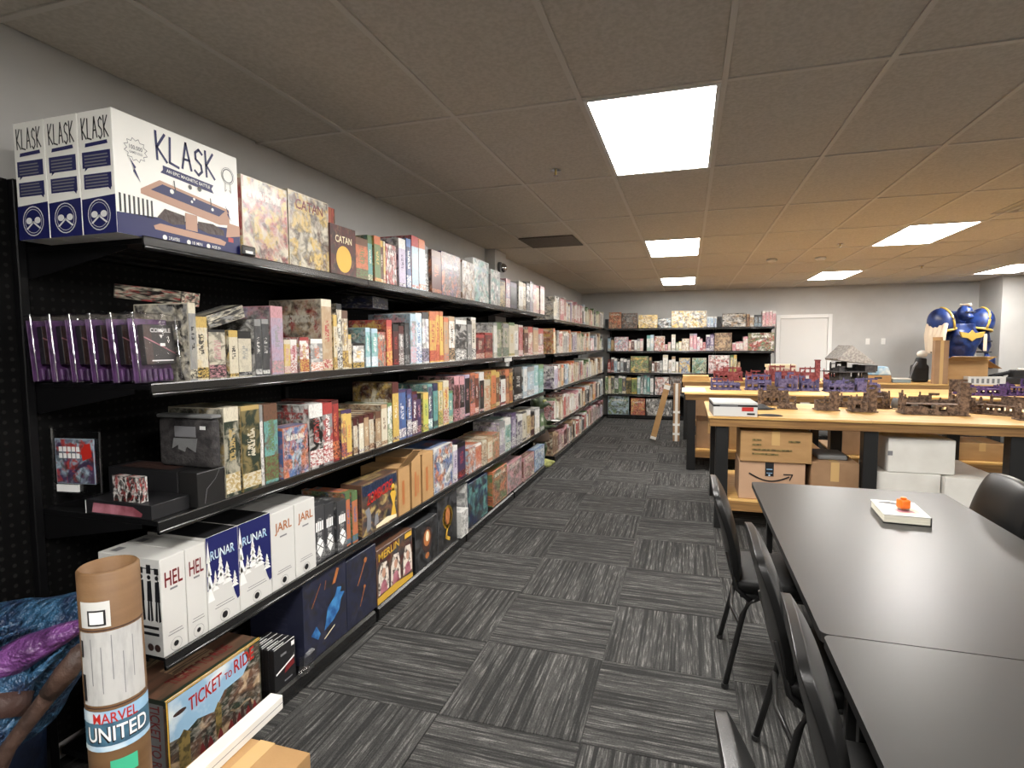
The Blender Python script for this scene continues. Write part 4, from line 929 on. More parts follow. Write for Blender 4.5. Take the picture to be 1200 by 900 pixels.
o = plain_box('black_case_box', .125, .085, .126, 'edgeband', (-1.70, 1.612, SH[3])); tag(o, 'narrow black case beside the aisle edge of third shelf', 'game box')
decal(o, 'edge_print', frame('+x', .125, .085, .126), stroke([(.03, .01), (.04, .06), (.08, .09), (.10, .12)], .002) + stroke([(.0, .124), (.125, .124)], .002), 'greyink')
t = thing('storage_pouch', 'charcoal zip pouch in clear wrap standing on black boxes', 'pouch', (-1.775, 1.635, SH[3]+.127))
b_ = MB().box(-.13, .13, -.022, .022, 0, .185, bev=.018, seg=3).build('pouch', 'stonedark', t, smooth=True)
MB().box(-.13, .13, -.026, .026, .185, .198, bev=.004).build('zip_strip', 'greycloth', t)
MB().box(-.045, .055, -.0245, -.0225, .115, .155, bev=.001).build('badge', 'greyink', t)
MB().prism([(-.06, .07), (-.03, .085), (-.03, .07), (.0, .06), (.01, .08), (.05, .06), (.06, .11), (-.05, .11)], -.0243, -.0225, 'y').build('badge_print', 'greycloth', t)
MB().box(.075, .1, -.0245, -.0225, .145, .158).build('price_sticker', 'whiteink', t)

# ------------------------------------------------------------------ floor in front of the rack
t = thing('poster_tube', 'tall brown cardboard mailing tube with shipping labels beside the blue statue', 'tube', (-1.283, .95, 0))
t.rotation_euler = (0, math.radians(-.6), 0)
r = .062
MB().lathe([(r, 0), (r, 1.045), (r-.004, 1.05), (r-.006, 1.05), (r-.006, .99)], 40).build('tube', 'kraft_tube', t, smooth=True)
def wrap(name, a0, a1, z0, z1, m, rr=r+.0009):
    n = 12; V = []; F = []
    for i in range(n+1):
        a = math.radians(a0 + (a1-a0)*i/n); V += [(rr*math.cos(a), rr*math.sin(a), z0), (rr*math.cos(a), rr*math.sin(a), z1)]
    for i in range(n): F.append((2*i, 2*i+2, 2*i+3, 2*i+1))
    me = bpy.data.meshes.new(name); me.from_pydata(V, [], F); me.materials.append(M[m])
    for p in me.polygons: p.use_smooth = True
    return link(name, me, t)
def wrap_text(s_, a0, a1, z0, z1, m, rr=r+.0025, turn=False):
    vs, fs = text_verts(s_)
    V = [(rr*math.cos(math.radians(a0+(a1-a0)*a)), rr*math.sin(math.radians(a0+(a1-a0)*a)), z0+(z1-z0)*b) for a, b in ([(b, 1-a) for a, b in vs] if turn else vs)]
    me = bpy.data.meshes.new('lettering'); me.from_pydata(V, [], fs); me.materials.append(M[m]); return link('lettering', me, t)
wrap('shipping_label', -106, 28, .742, .914, 'labelpaper')
for q, (z0, z1) in enumerate(((.79, .90), (.77, .88), (.80, .905), (.76, .86), (.79, .89))): wrap('label_print', -78+q*19, -76.5+q*19, z0, z1, 'greyink', r+.0018)
wrap('barcode_strip', -104, -95, .752, .815, 'blackink', r+.0018); wrap('label_print', -103, -96, .855, .895, 'blackink', r+.0018)
wrap('barcode_label', -98, -38, .925, .985, 'white'); wrap('label_print', -80, -46, .930, .966, 'blackink', r+.0018); wrap('label_print', -76, -50, .934, .962, 'whiteink', r+.0022)
wrap('seam_line', -126, 50, .917, .920, 'leather'); wrap('seam_line', -126, 50, .734, .737, 'leather')
wrap('brand_label', -118, 40, .632, .728, 'labelblue'); wrap('brand_label_band', -118, 40, .70, .728, 'skyink', r+.0014); wrap('brand_label_band', -118, 40, .632, .645, 'skyink', r+.0014)
wrap_text('MARVEL', -82, 0, .699, .724, 'redink'); wrap_text('UNITED', -100, 20, .652, .690, 'blackink', r+.0018); wrap_text('UNITED', -96, 20, .656, .691, 'whiteink')
wrap('tape_patch', -55, -5, .57, .608, 'greenink')

t = thing('brown_carton', 'brown cardboard carton on the carpet under the white square tube', 'carton', (-1.26, 1.215, 0))
link('body', box_mesh('body', .37, .32, .296, ('kraft',)), t)
MB().box(-.028, .028, -.186, .1865, .2986, .2996).build('tape', 'tape', t)
for s_ in (-1, 1): MB().box(-.16, .16, s_*.0925-.0905, s_*.0925+.0905, .2962, .2985).build('flap', 'kraft', t)
t = thing('white_square_tube', 'long white square cardboard tube resting on the brown carton', 'tube', (-1.335, 1.16, .3003), math.radians(2))
MB().box(-.025, .025, -.12, .39, 0, .05, bev=.003).build('body', 'offwhite', t); MB().box(-.022, .022, .39, .392, .003, .047).build('end_cap', 'white', t); MB().box(-.0256, .0256, -.12, .39, .024, .026).build('edge_seam', 'greyink', t)

# blue cloaked creature statue with a staff
t = thing('creature_statue', 'large sculpted blue cloaked creature statue with purple streak and wooden staff', 'statue', (0, 0, 0))
b_ = MB()
b_.tube([(-1.50, 1.15, .83), (-1.60, 1.14, .80), (-1.71, 1.12, .735), (-1.82, 1.10, .65), (-1.91, 1.09, .57), (-1.97, 1.09, .50)], [.035, .08, .125, .155, .175, .185], 22, .9)
b_.tube([(-1.66, 1.10, .80), (-1.80, 1.08, .765), (-1.96, 1.08, .70), (-2.08, 1.10, .64)], [.05, .075, .10, .10], 16)
body = remesh(b_.build('cloak', 'bluecloth', t, smooth=True), .012, 6)
MB().tube([(-2.04, 1.14, .52), (-2.05, 1.16, .3), (-2.05, 1.16, .03)], [.12, .09, .08], 14).build('robe', 'bluedark', t, smooth=True)
MB().tube([(-1.53, 1.085, .82), (-1.60, 1.045, .787), (-1.67, 1.0, .752), (-1.75, .955, .70), (-1.85, .915, .64), (-2.0, .90, .55)], [.010, .036, .054, .064, .066, .055], 14, .75).build('purple_streak', 'purplecloth', t, smooth=True)
for k in range(4): MB().tube([(-1.60-.03*k, 1.055-.02*k, .79+.012*k), (-1.72-.03*k, 1.0-.02*k, .73+.02*k), (-1.86-.03*k, .97-.01*k, .70+.02*k)], [.006, .012, .006], 8, .5).build('cloak_fold', 'bluecloth', t, smooth=True)
MB().tube([(-1.60, 1.045, .755), (-1.70, .985, .635), (-1.79, .95, .52), (-1.87, .93, .42)], [.010, .024, .028, .026], 10, .6).build('cloak_hem', 'bluecloth', t, smooth=True)
arm = MB().tube([(-1.98, .98, .56), (-1.94, .93, .47), (-1.93, .90, .40), (-1.95, .88, .33)], [.08, .07, .062, .055], 14)
for i in range(4): arm.tube([(-1.945+.022*i-.03, .885-.01*i, .36), (-1.93+.022*i-.03, .845, .31), (-1.94+.022*i-.03, .862, .265), (-1.955+.022*i-.03, .90, .258)], [.016, .016, .014, .011], 8)
arm.tube([(-1.90, .90, .36), (-1.872, .87, .32), (-1.885, .855, .28)], [.018, .016, .012], 8)
arm.move(lambda c: Vector((c.x+.225, c.y+.02, c.z+.17)))
remesh(arm.build('forearm', 'bluecloth', t, smooth=True), .007, 3)
br = MB().tube([(-1.727, .952, .645), (-1.711, .926, .595)], [.080, .076], 18).build('wrist_band', 'leather', t, smooth=True)
MB().ball((-1.660, .885, .620), (.017, .017, .017)).build('stud', 'brass', br, smooth=True)
MB().tube([(-1.475, 1.0, .775), (-1.51, .975, .72), (-1.60, .90, .565), (-1.66, .87, .42), (-1.75, .85, .2), (-1.82, .84, .015)], [.026, .021, .018, .020, .023, .024], 12).build('staff', 'staffwood', t, smooth=True)
MB().tube([(-1.47, 1.005, .785), (-1.50, .982, .735), (-1.535, .957, .68)], [.022, .028, .023], 10).build('staff_head', 'staffwood', t, smooth=True)
MB().lathe([(.24, 0), (.24, .03), (.22, .045)], 24, (-1.96, 1.1, 0)).build('plinth', 'stonedark', t)

# goblin statue standing in the gap of the wall rack
t = thing('goblin_statue', 'green goblin statue standing in the gap of the wall rack', 'statue', (-1.80, 6.87, 0))
g = MB()
g.ball((0, 0, .82), (.10, .10, .12)).ball((.08, 0, .80), (.05, .05, .04)).tube([(.13, 0, .81), (.18, 0, .78)], [.022, .01], 8)
g.tube([(-.02, .08, .84), (-.04, .20, .90)], [.035, .008], 8).tube([(-.02, -.08, .84), (-.04, -.20, .90)], [.035, .008], 8)
g.tube([(0, 0, .72), (-.01, 0, .62), (0, 0, .48), (0, 0, .36)], [.06, .11, .12, .11], 12)
g.tube([(0, -.10, .64), (.06, -.15, .53), (.19, -.12, .53)], [.04, .035, .03], 8).tube([(0, .10, .64), (.08, .15, .54), (.20, .10, .58)], [.04, .035, .03], 8)
for i in range(4): g.tube([(.19, -.15+.02*i, .53), (.235, -.155+.024*i, .545), (.265, -.155+.026*i, .53)], [.013, .012, .009], 6); g.tube([(.20, .07+.02*i, .58), (.245, .07+.022*i, .60), (.27, .07+.024*i, .585)], [.013, .012, .009], 6)
g.tube([(.18, -.10, .54), (.21, -.07, .56)], [.014, .010], 6).tube([(.19, .13, .59), (.22, .155, .61)], [.014, .010], 6)
for s_ in (-1, 1): g.tube([(0, s_*.06, .40), (.06, s_*.08, .24), (.02, s_*.08, .06)], [.065, .05, .04], 10)
remesh(g.build('body', 'goblin', t, smooth=True), .011, 3)
MB().lathe([(.145, .335), (.15, .36), (.125, .46), (.12, .47)], 18).build('loincloth', 'goblincloth', t, smooth=True)
for s_ in (-1, 1): remesh(MB().ball((.06, s_*.08, .045), (.11, .05, .045)).tube([(.15, s_*.08, .045), (.20, s_*.08, .06)], [.035, .012], 8).build('shoe', 'goblinboot', t, smooth=True), .01, 2)
for s_ in (-1, 1): MB().ball((.085, s_*.04, .845), .018).build('eye', 'goblinboot', t, smooth=True)
MB().lathe([(.02, 0), (.06, .012), (.062, .016), (.02, .006)], 16, (.23, .0, .585)).build('dish', 'whiteink', t)

# ------------------------------------------------------------------ black tables and chairs
def black_table(x0, x1, y0, y1, label):
    t = thing('folding_table', label, 'table', (0, 0, 0), 0, 'black laminate tables')
    top = MB().box(x0, x1, y0, y1, .712, .74)
    es = [e for e in top.bm.edges if abs(e.verts[0].co.z - e.verts[1].co.z) > .02]
    bmesh.ops.bevel(top.bm, geom=es, offset=.022, segments=5, affect='EDGES', profile=.5)
    top.build('tabletop', 'blacktop', t)
    MB().box(x0+.06, x1-.06, y0+.06, y1-.06, .66, .711).build('apron', 'edgeband', t)
    for x in (x0+.10, x1-.10):
        for y in (y0+.07, y1-.04):
            l = MB().box(x-.016, x+.016, y-.016, y+.016, .012, .66, bev=.003).build('leg', 'chairsteel', t); MB().tube([(x, y, 0), (x, y, .014)], .02).build('foot', 'rubber', l)
    for y in (y0+.07, y1-.04): MB().box(x0+.117, x1-.117, y-.01, y+.01, .12, .14).build('stretcher', 'chairsteel', t)
    return t
black_table(.372, 1.335, 1.725, 3.555, 'long black laminate table with a book on it')
t2 = black_table(.375, 1.34, -.11, 1.720, 'bare black laminate table butted against the one with the book')
def chair(x, y, rz, label, group):
    t = thing('banquet_chair', label, 'chair', (x, y, 0), rz, group)
    MB().box(-.21, .215, -.22, .22, .435, .495, bev=.026, seg=4).move(lambda c: Vector((c.x, c.y*(1-.06*(c.x < 0)), c.z + .012*(1-(c.y/.22)**2)*(c.z > .46)))).build('seat', 'seatvinyl', t, smooth=True)
    b_ = MB().box(-.034, .034, -.228, .228, 0, .45)
    bmesh.ops.subdivide_edges(b_.bm, edges=b_.bm.edges[:], cuts=5, use_grid_fill=True)
    def bend(c):
        k = c.z/.45; hw = 1 - .10*max(0, (k-.72)/.28)**2 - .16*max(0, (.4-k)/.4)**1.5
        edge = max(abs(c.y)/.225, abs(2*k-1))**6
        return Vector((c.x*(1-.55*edge) - .20 - .10*k + .02*math.sin(k*3.1), c.y*hw, .455 + c.z*(1-.05*(c.y/.225)**2)))
    o = b_.move(bend).build('backrest', 'vinyl', t, smooth=True); sm = o.modifiers.new('round', 'SUBSURF'); sm.levels = sm.render_levels = 2
    MB().box(-.19, .195, -.20, .20, .415, .434, bev=.006).build('seat_pan', 'chairsteel', t)
    for s_ in (-1, 1):
        MB().tube([(.17, s_*.19, .425), (.20, s_*.195, .40), (.215, s_*.20, .30), (.235, s_*.215, .012)], .0125, 8).build('leg', 'chairsteel', t, smooth=True)
        MB().tube([(-.10, s_*.19, .425), (-.15, s_*.195, .40), (-.175, s_*.20, .34), (-.245, s_*.225, .012)], .0125, 8).build('leg', 'chairsteel', t, smooth=True)
        MB().tube([(-.15, s_*.205, .41), (-.205, s_*.205, .46), (-.245, s_*.19, .62)], .011, 8).build('back_frame', 'chairsteel', t, smooth=True)
    MB().tube([(-.19, -.20, .30), (-.21, 0, .285), (-.19, .20, .30)], .009, 8).build('stretcher', 'chairsteel', t, smooth=True)
    for px, py in ((.235, .215), (.235, -.215), (-.245, .225), (-.245, -.225)): MB().tube([(px, py, 0), (px, py, .02)], .016, 8).build('foot_cap', 'rubber', t)
    return t
G_ = 'black vinyl chairs along the aisle side of the tables'
chair(.43, 2.85, 0, 'black padded vinyl chair at far end of booked table, aisle side', G_)
chair(.525, 2.075, 0, 'black padded vinyl chair at near end of booked table, aisle side', G_)
chair(.55, 1.44, math.radians(-3), 'black padded vinyl chair tucked under the bare table, aisle side', G_)
chair(.375, .90, math.radians(3), 'black padded vinyl chair pulled back from the bare table', G_)
chair(1.205, 3.27, math.pi, 'black padded vinyl chair across the table from the aisle chairs', None)

t = thing('book', 'thick white hardcover book on the black table under an orange counter', 'book', (.96, 3.015, .740), math.radians(-4))
MB().box(-.088, .088, -.125, .125, .005, .038).build('page_block', 'paper', t)
for z in (0, .038): MB().box(-.092, .092, -.129, .129, z, z+.004, bev=.001).build('cover_board', 'white' if z else 'edgeband', t)
MB().box(.088, .0925, -.129, .129, 0, .042, bev=.001).build('spine', 'edgeband', t)
cv = MB().prism([(-.085, .09), (-.02, .105), (.05, .06), (.02, .05), (-.06, .075)], .0421, .0425, 'z').build('cover_print', 'blackink', t)
MB().prism([(-.06, -.10), (.06, -.11), (.07, .02), (.0, .04), (-.07, .0)], .0421, .0424, 'z').build('cover_print', 'armourcream', t)
MB().prism([(-.02, -.08), (.05, -.07), (.03, -.02), (-.03, -.03)], .0425, .0428, 'z').build('cover_print', 'pinkink', t)
t = thing('orange_counter', 'small orange plastic game counter standing on the white book', 'game piece', (.965, 2.985, .7828), .3)
MB().lathe([(.024, 0), (.026, .004), (.02, .008)], 16).build('base', 'clearedge', t)
MB().box(-.022, .022, -.022, .022, .008, .05, bev=.008, seg=3).build('body', 'orangeplastic', t, smooth=True)
MB().lathe([(.012, .05), (.014, .056), (.008, .06)], 12).build('cap', 'orangeplastic', t)

# ------------------------------------------------------------------ plywood gaming tables
def ply_table(x0, x1, y0, y1, legs, label, shelf=.26):
    t = thing('gaming_table', label, 'table', (0, 0, 0), 0, 'plywood gaming tables')
    z = .955; n = max(1, round((x1-x0)/1.2)); w = (x1-x0)/n
    for k in range(n): MB().box(x0+k*w+.001, x0+(k+1)*w-.001, y0, y1, z-.02, z, bev=.002).build('top_panel', 'plywood', t)
    MB().box(x0+.012, x1-.012, y0+.012, y0+.034, z-.086, z-.0205, bev=.002).build('fascia', 'plyedge', t)
    MB().box(x0+.012, x1-.012, y1-.034, y1-.012, z-.086, z-.0205, bev=.002).build('fascia', 'plyedge', t)
    for x in (x0+.012, x1-.034): MB().box(x, x+.022, y0+.035, y1-.035, z-.086, z-.0205, bev=.002).build('fascia', 'plyedge', t)
    for x in legs:
        for y in (y0+.04, y1-.14): MB().box(x-.05, x+.05, y, y+.10, 0, z-.087, bev=.003).build('leg', 'edgeband', t)
    for a, b in zip(legs, legs[1:]): MB().box(a+.052, b-.052, y0+.05, y1-.05, shelf-.02, shelf, bev=.001).build('lower_shelf', 'plywood', t)
    for a, b in zip(legs, legs[1:]): MB().box(a+.052, b-.052, y0+.045, y0+.067, shelf-.10, shelf-.0205).build('shelf_rail', 'plyedge', t)
    return t
ply_table(.17, 3.75, 4.92, 6.15, (.285, 1.37, 2.31, 3.6), 'plywood gaming table with brown ruins on it')
ply_table(-.03, 3.75, 7.15, 8.38, (.055, 1.62, 2.75, 3.6), 'plywood gaming table with purple and blue ruins on it')
ply_table(-.08, 4.9, 9.42, 10.5, (.0, 1.6, 3.2, 4.75), 'plywood gaming table by the back wall with red ruins and cartons', .33)
tag(MB().box(-.06, .22, 7.18, 7.8, .9552, .972, bev=.002).build('plywood_sheet', 'creamink'), 'loose pale plywood sheet at the corner of blue-ruin table', 'board')
tag(MB().box(-.07, .33, 9.5, 9.9, .9552, 1.03, bev=.002).build('foam_block', 'plywood'), 'pale wooden block at the corner of the red-ruin table', 'board')

def carton(name, x0, x1, y0, y1, z0, z1, m, label, group=None, tape=True, front=None):
    w, d_ = x1-x0, y1-y0
    t = thing(name, label, 'carton', ((x0+x1)/2, (y0+y1)/2, z0+.0007), 0, group)
    MB().box(-w/2, w/2, -d_/2, d_/2, 0, z1-z0, bev=.004).build('body', m, t)
    h = z1-z0
    if tape: MB().box(-.03, .03, -d_/2-.0012, -d_/2+.001, h*.55, h+.001).build('tape', 'tape', t); MB().box(-.03, .03, -d_/2, d_/2, h, h+.0012).build('tape', 'tape', t)
    MB().box(-w/2+.002, w/2-.002, -d_/2+.002, -.001, h, h+.003).build('flap', m, t) if not tape else None
    return t
UG = 'cartons stored under the brown-ruin table'
t = carton('shipping_carton', .425, .925, 5.0, 5.40, .26, .575, 'kraft_smile', 'brown carton with a curved arrow mark under plywood table', UG, tape=False)
fr = (Vector((-.25, -.20, 0)), Vector((1, 0, 0)), Vector((0, 0, 1)), Vector((0, -1, 0)))
decal(t, 'tape_strip', fr, [rect(.20, .20, .265, .315)], 'blackink', .005); decal(t, 'tape_print', fr, [rect(.21, .225, .255, .23), rect(.21, .255, .255, .262), disc(.232, .21, .008)], 'skyink', .006)
decal(t, 'logo', fr, stroke([(.08+.30*k/12, .225-.065*math.sin(math.pi*(k+.5)/14.0)) for k in range(13)], .011) + stroke([(.34, .222), (.405, .222), (.385, .175)], .009), 'blackink', .0055)
t = carton('shipping_carton', .43, .965, 4.98, 5.38, .58, .835, 'kraft', 'battered tan carton with faint lettering atop the arrow-marked carton', UG)
fr = (Vector((-.2675, -.20, 0)), Vector((1, 0, 0)), Vector((0, 0, 1)), Vector((0, -1, 0)))
decal(t, 'lettering', fr, [rect(.09+q*.0, z_, .09+w_, z_+.014) for q, z_, w_ in ((0, .175, .07), (0, .135, .07), (0, .095, .30), (0, .06, .20))] + [rect(.36, .17, .45, .184)], 'towerink', .0055)
carton('shipping_carton', .965, 1.31, 5.0, 5.5, .26, .60, 'kraft_dark', 'plain brown carton beside the table leg under plywood table', UG)
WG = 'white cartons under the brown-ruin table'
carton('white_carton', 1.43, 1.855, 5.0, 5.5, .26, .545, 'offwhite', 'white carton at the bottom beside the middle table leg', WG, tape=False)
t = carton('white_carton', 1.50, 1.94, 5.0, 5.40, .55, .81, 'offwhite', 'white carton stacked on two other white cartons', WG, tape=False)
MB().box(-.222, -.19, -.2015, -.199, .13, .165).build('tape', 'greyink', t)
carton('white_carton', 1.865, 2.25, 4.96, 5.75, .26, .535, 'offwhite', 'long white carton at the bottom next to the chair', WG, tape=False)
o = tag(MB().box(1.03, 1.25, 5.1, 5.4, .6015, .64, bev=.012, seg=2).build('grey_folder', 'greycloth'), 'grey padded folder lying on the plain brown carton', 'folder')
for (x0, x1, y0, y1, z0, z1, m, lab) in ((.12, .45, 7.3, 7.8, .26, .60, 'kraft_dark', 'brown carton under the aisle end of blue-ruin table'), (.5, 1.1, 7.3, 7.9, .26, .55, 'kraft', 'wide brown carton under the blue-ruin table'),
                                        (1.72, 2.2, 7.3, 7.8, .26, .62, 'kraft_dark', 'brown carton under the middle of blue-ruin table'), (2.85, 3.3, 7.3, 7.8, .26, .45, 'kraft', 'low brown carton under the blue-ruin table'),
                                        (.1, .5, 5.5, 6.0, 0, .0, None, None)):
    if m: carton('shipping_carton', x0, x1, y0, y1, z0, z1, m, lab, 'cartons under the blue-ruin table')
carton('shipping_carton', .12, .5, 9.55, 10.0, .33, .8, 'kraft_dark', 'brown carton under the red-ruin table', None)

# white boxed set on the table corner
t = thing('white_boxed_set', 'large flat white box with red print at the plywood table corner', 'box', (.37, 5.13, .9555), math.radians(3))
MB().box(-.17, .17, -.20, .20, 0, .095, bev=.003).build('box', 'white', t)
MB().box(-.171, .171, -.201, .201, .097, .115, bev=.002).build('lid', 'white', t); MB().box(-.1705, .1705, -.2005, .2005, .080, .0965).build('band', 'blackink', t)
MB().box(.05, .14, -.2018, -.2, .045, .078, bev=.0005).build('red_print', 'redink', t); MB().box(.09, .15, -.2018, -.2, .015, .03).build('print', 'blackink', t); MB().box(-.12, .02, -.2018, -.2, .084, .092).build('print', 'greyink', t)
t = tag(MB().ball((0, 0, 0), (.16, .14, .03)).move(lambda c: Vector((c.x, c.y, max(0, c.z + .012*math.sin(c.x*40))))).build('black_cloth', 'blackcloth', None, (.62, 5.6, .9555), smooth=True), 'crumpled black cloth behind the white boxed set', 'cloth')
tag(MB().ball((0, 0, 0), (.10, .06, .014)).move(lambda c: Vector((c.x, c.y, max(0, c.z)))).build('black_cloth', 'blackcloth', None, (.66, 5.06, .9555), smooth=True), 'small flat black cloth beside the white boxed set', 'cloth')

# ---- model ruins
def ruin(name, x, y, z, w, d_, h, m, label, group, rz=0.0, seed=0, roof=False, floors=2, tall=None):
    rnd = random.Random(seed)
    t = thing(name, label, 'model building', (x, y, z), rz, group)
    MB().box(-w/2-.015, w/2+.015, -d_/2-.015, d_/2+.015, 0, .010, bev=.004).build('base', m, t)
    T = .012; fh = h/floors
    def wall(along, pos, length, hh):
        n = max(2, round(length/.07)); u = length/n; mb = MB()
        def bx(a0, a1, z0, z1, ex=0.0):
            if along == 'x': mb.box(-length/2+a0, -length/2+a1, pos-T/2-ex, pos+T/2+ex, z0, z1)
            else: mb.box(pos-T/2-ex, pos+T/2+ex, -length/2+a0, -length/2+a1, z0, z1)
        for i in range(n):
            top = .010 + hh*(rnd.uniform(.55, 1.0) if rnd.random() < .5 else 1.0)
            a0, a1 = i*u, (i+1)*u
            bx(a0, a0+u*.26, .010, top, .002)
            zz = .010
            while zz < top - .01:
                s0 = min(zz + fh*.28, top); w1 = min(zz + fh*.74, top); e1 = min(zz+fh, top)
                bx(a0+u*.26, a1, zz, s0); 
                if w1 > s0 and rnd.random() < .25: bx(a0+u*.26, a1, s0, w1)
                if e1 > w1: bx(a0+u*.26, a1, w1, e1, .0005)
                if e1 < top or rnd.random() < .5: bx(a0, a1, e1-.008, e1, .004)
                zz += fh
            if rnd.random() < .6: bx(a0+u*.05, a0+u*.2, top, top+rnd.uniform(.01, .03))
        mb.build('wall', m, t)
    wall('x', d_/2-T/2, w, h); wall('x', -d_/2+T/2, w, h*rnd.uniform(.45, .85)); wall('y', -w/2+T/2, d_-2*T-.005, h*rnd.uniform(.6, 1)); wall('y', w/2-T/2, d_-2*T-.005, h*rnd.uniform(.5, .9))
    for k in range(1, floors): MB().box(-w/2+.02, w/2-.02-rnd.uniform(0, w*.3), -d_/2+.02, d_/2-.02, fh*k, fh*k+.008, bev=.002).build('floor_slab', m, t)
    if tall:
        c = MB(); cx = (-w/2+.03) if tall < 0 else (w/2-.03)
        c.box(cx-.03, cx+.03, -d_/2-.01, -d_/2+.05, .01, abs(tall)); c.box(cx-.037, cx+.037, -d_/2-.017, -d_/2+.057, abs(tall)*.62, abs(tall)*.66); c.box(cx-.037, cx+.037, -d_/2-.017, -d_/2+.057, abs(tall)-.015, abs(tall))
        c.build('tower', m, t)
    if roof:
        MB().prism([(-w/2-.04, 0), (w/2+.04, -.05), (w/2+.04, -.03), (-.06, .19), (-w/2-.05, .02)], -d_/2-.06, d_/2+.03, 'y').build('roof', 'rooftile', t, (0, 0, h+.035))
    for k in range(4): MB().box(-.012, .012, -.01, .01, 0, rnd.uniform(.01, .025), bev=.002).build('rubble', m, t, (rnd.uniform(-w/2-.005, w/2), -d_/2-.008, .010), rnd.uniform(0, 3))
    return t
ZT = .9555
BG = 'brown model ruins on the plywood table'
ruin('ruined_building', .80, 5.98, ZT, .24, .16, .17, 'stonebrown', 'brown model ruin behind the white boxed set', BG, .1, 3)
ruin('ruined_building', .88, 5.66, ZT, .14, .10, .10, 'stonebrown', 'low brown ruin with arched windows beside the white boxed set', BG, -.1, 4, floors=1)
ruin('ruined_building', 1.19, 5.62, ZT, .16, .12, .08, 'stonebrown', 'small brown ruin with one square tower', BG, .1, 5, floors=1, tall=.17)
ruin('ruined_building', 1.39, 5.96, ZT, .15, .10, .09, 'stonebrown', 'low brown ruin behind the square tower', BG, 0, 6, floors=1)
ruin('ruined_building', 1.46, 5.58, ZT, .18, .14, .15, 'stonebrown', 'brown ruin with stepped base near the middle leg', BG, .05, 7, tall=.20)
ruin('ruined_building', 1.68, 5.92, ZT, .14, .14, .20, 'stonebrown', 'tall narrow brown ruin behind the wide one', BG, .2, 8, floors=2)
ruin('ruined_building', 1.96, 5.52, ZT, .44, .18, .16, 'stonebrown', 'widest brown ruin with a corner tower', BG, -.03, 9, tall=.27)
ruin('ruined_building', 2.30, 5.86, ZT, .14, .14, .26, 'stonebrown', 'tallest brown ruin behind the walled row', BG, .1, 10, floors=3)
ruin('ruined_building', 2.45, 5.60, ZT, .30, .13, .14, 'stonebrown', 'long brown ruined wall with battlements', BG, -.75, 11)
ruin('ruined_building', 2.50, 5.27, ZT, .13, .10, .09, 'stonebrown', 'small brown ruined hut at the table front', BG, .0, 12, floors=1)
t = thing('terrain_log', 'grey felt roll lying among the brown ruins', 'terrain piece', (1.97, 5.86, ZT)); MB().tube([(-.19, 0, .056), (-.10, 0, .042), (.05, .0, .042), (.19, 0, .05)], [.05, .035, .035, .04], 12).build('roll', 'greycloth', t, smooth=True)
PG = 'purple model ruins on the second plywood table'
for k, (x, w, d_, h, nm, rz) in enumerate(((.47, .34, .2, .13, 'longest purple ruin near the aisle end', .05), (.87, .30, .2, .18, 'purple ruin with broken upper floor', -.05), (1.19, .22, .2, .22, 'tall purple ruin between two lower ones', .1),
                                         (1.455, .20, .18, .17, 'square purple ruin with open windows', .0), (1.775, .29, .2, .13, 'low purple ruin in front of the dark house', .05), (2.10, .24, .2, .15, 'purple ruin next to the dark house', -.1))):
    ruin('ruined_building', x, 7.78 + .05*(k % 2), ZT, w, d_, h, 'stonepurple', nm, PG, rz, 20+k)
ruin('ruined_building', 3.15, 7.62, ZT, .40, .24, .13, 'stoneviolet', 'wide violet ruin at the far side of second plywood table', 'violet model ruins', .05, 31)
ruin('ruined_building', 3.53, 7.66, ZT, .26, .22, .17, 'stoneviolet', 'violet ruin with raised tower end', 'violet model ruins', .0, 32, tall=.2)
t = ruin('model_house', 1.98, 8.20, ZT, .36, .24, .34, 'stonedark', 'dark timber model house with a pitched grey roof', None, .25, 40, roof=True, floors=3, tall=-.3)
MB().box(-.25, .25, -.17, .17, .22, .235, bev=.003).build('balcony', 'stonedark', t); MB().box(.12, .27, -.16, .02, .236, .31).build('dormer', 'stonedark', t)
RG = 'red model ruins on the back table'
for k, (x, w, h, nm, tl) in enumerate(((.62, .42, .20, 'red ruin at the aisle end of back table', None), (1.05, .30, .15, 'low red ruin second from the aisle end', None), (1.44, .38, .23, 'wide red ruin with two storeys', None), (1.80, .22, .20, 'red ruin beneath the tall red tower', .34), (2.16, .26, .16, 'low red ruin beyond the red tower', None))):
    ruin('ruined_building', x, 9.66, ZT, w, .26, h, 'stonered', nm, RG, .03*k, 50+k, tall=tl)
tag(MB().box(-.22, .22, -.14, .14, 0, .04, bev=.003).build('flat_game_box', 'tape', None, (1.36, 9.98, 1.07+.13)), 'flat tan box balanced on a stack behind the red ruins', 'box') if False else None
t = thing('magazine_stack', 'low stack of printed sheets behind the red ruins', 'papers', (1.45, 10.1, ZT))
for k in range(5): MB().box(-.21, .21, -.14, .14, k*.05, k*.05+.048, bev=.002).build('sheet_pack', ['offwhite', 'paper', 'pinkink', 'paper', 'creamink'][k], t, (.01*(k % 2), .01*(k % 3), 0), .05*(k % 3))

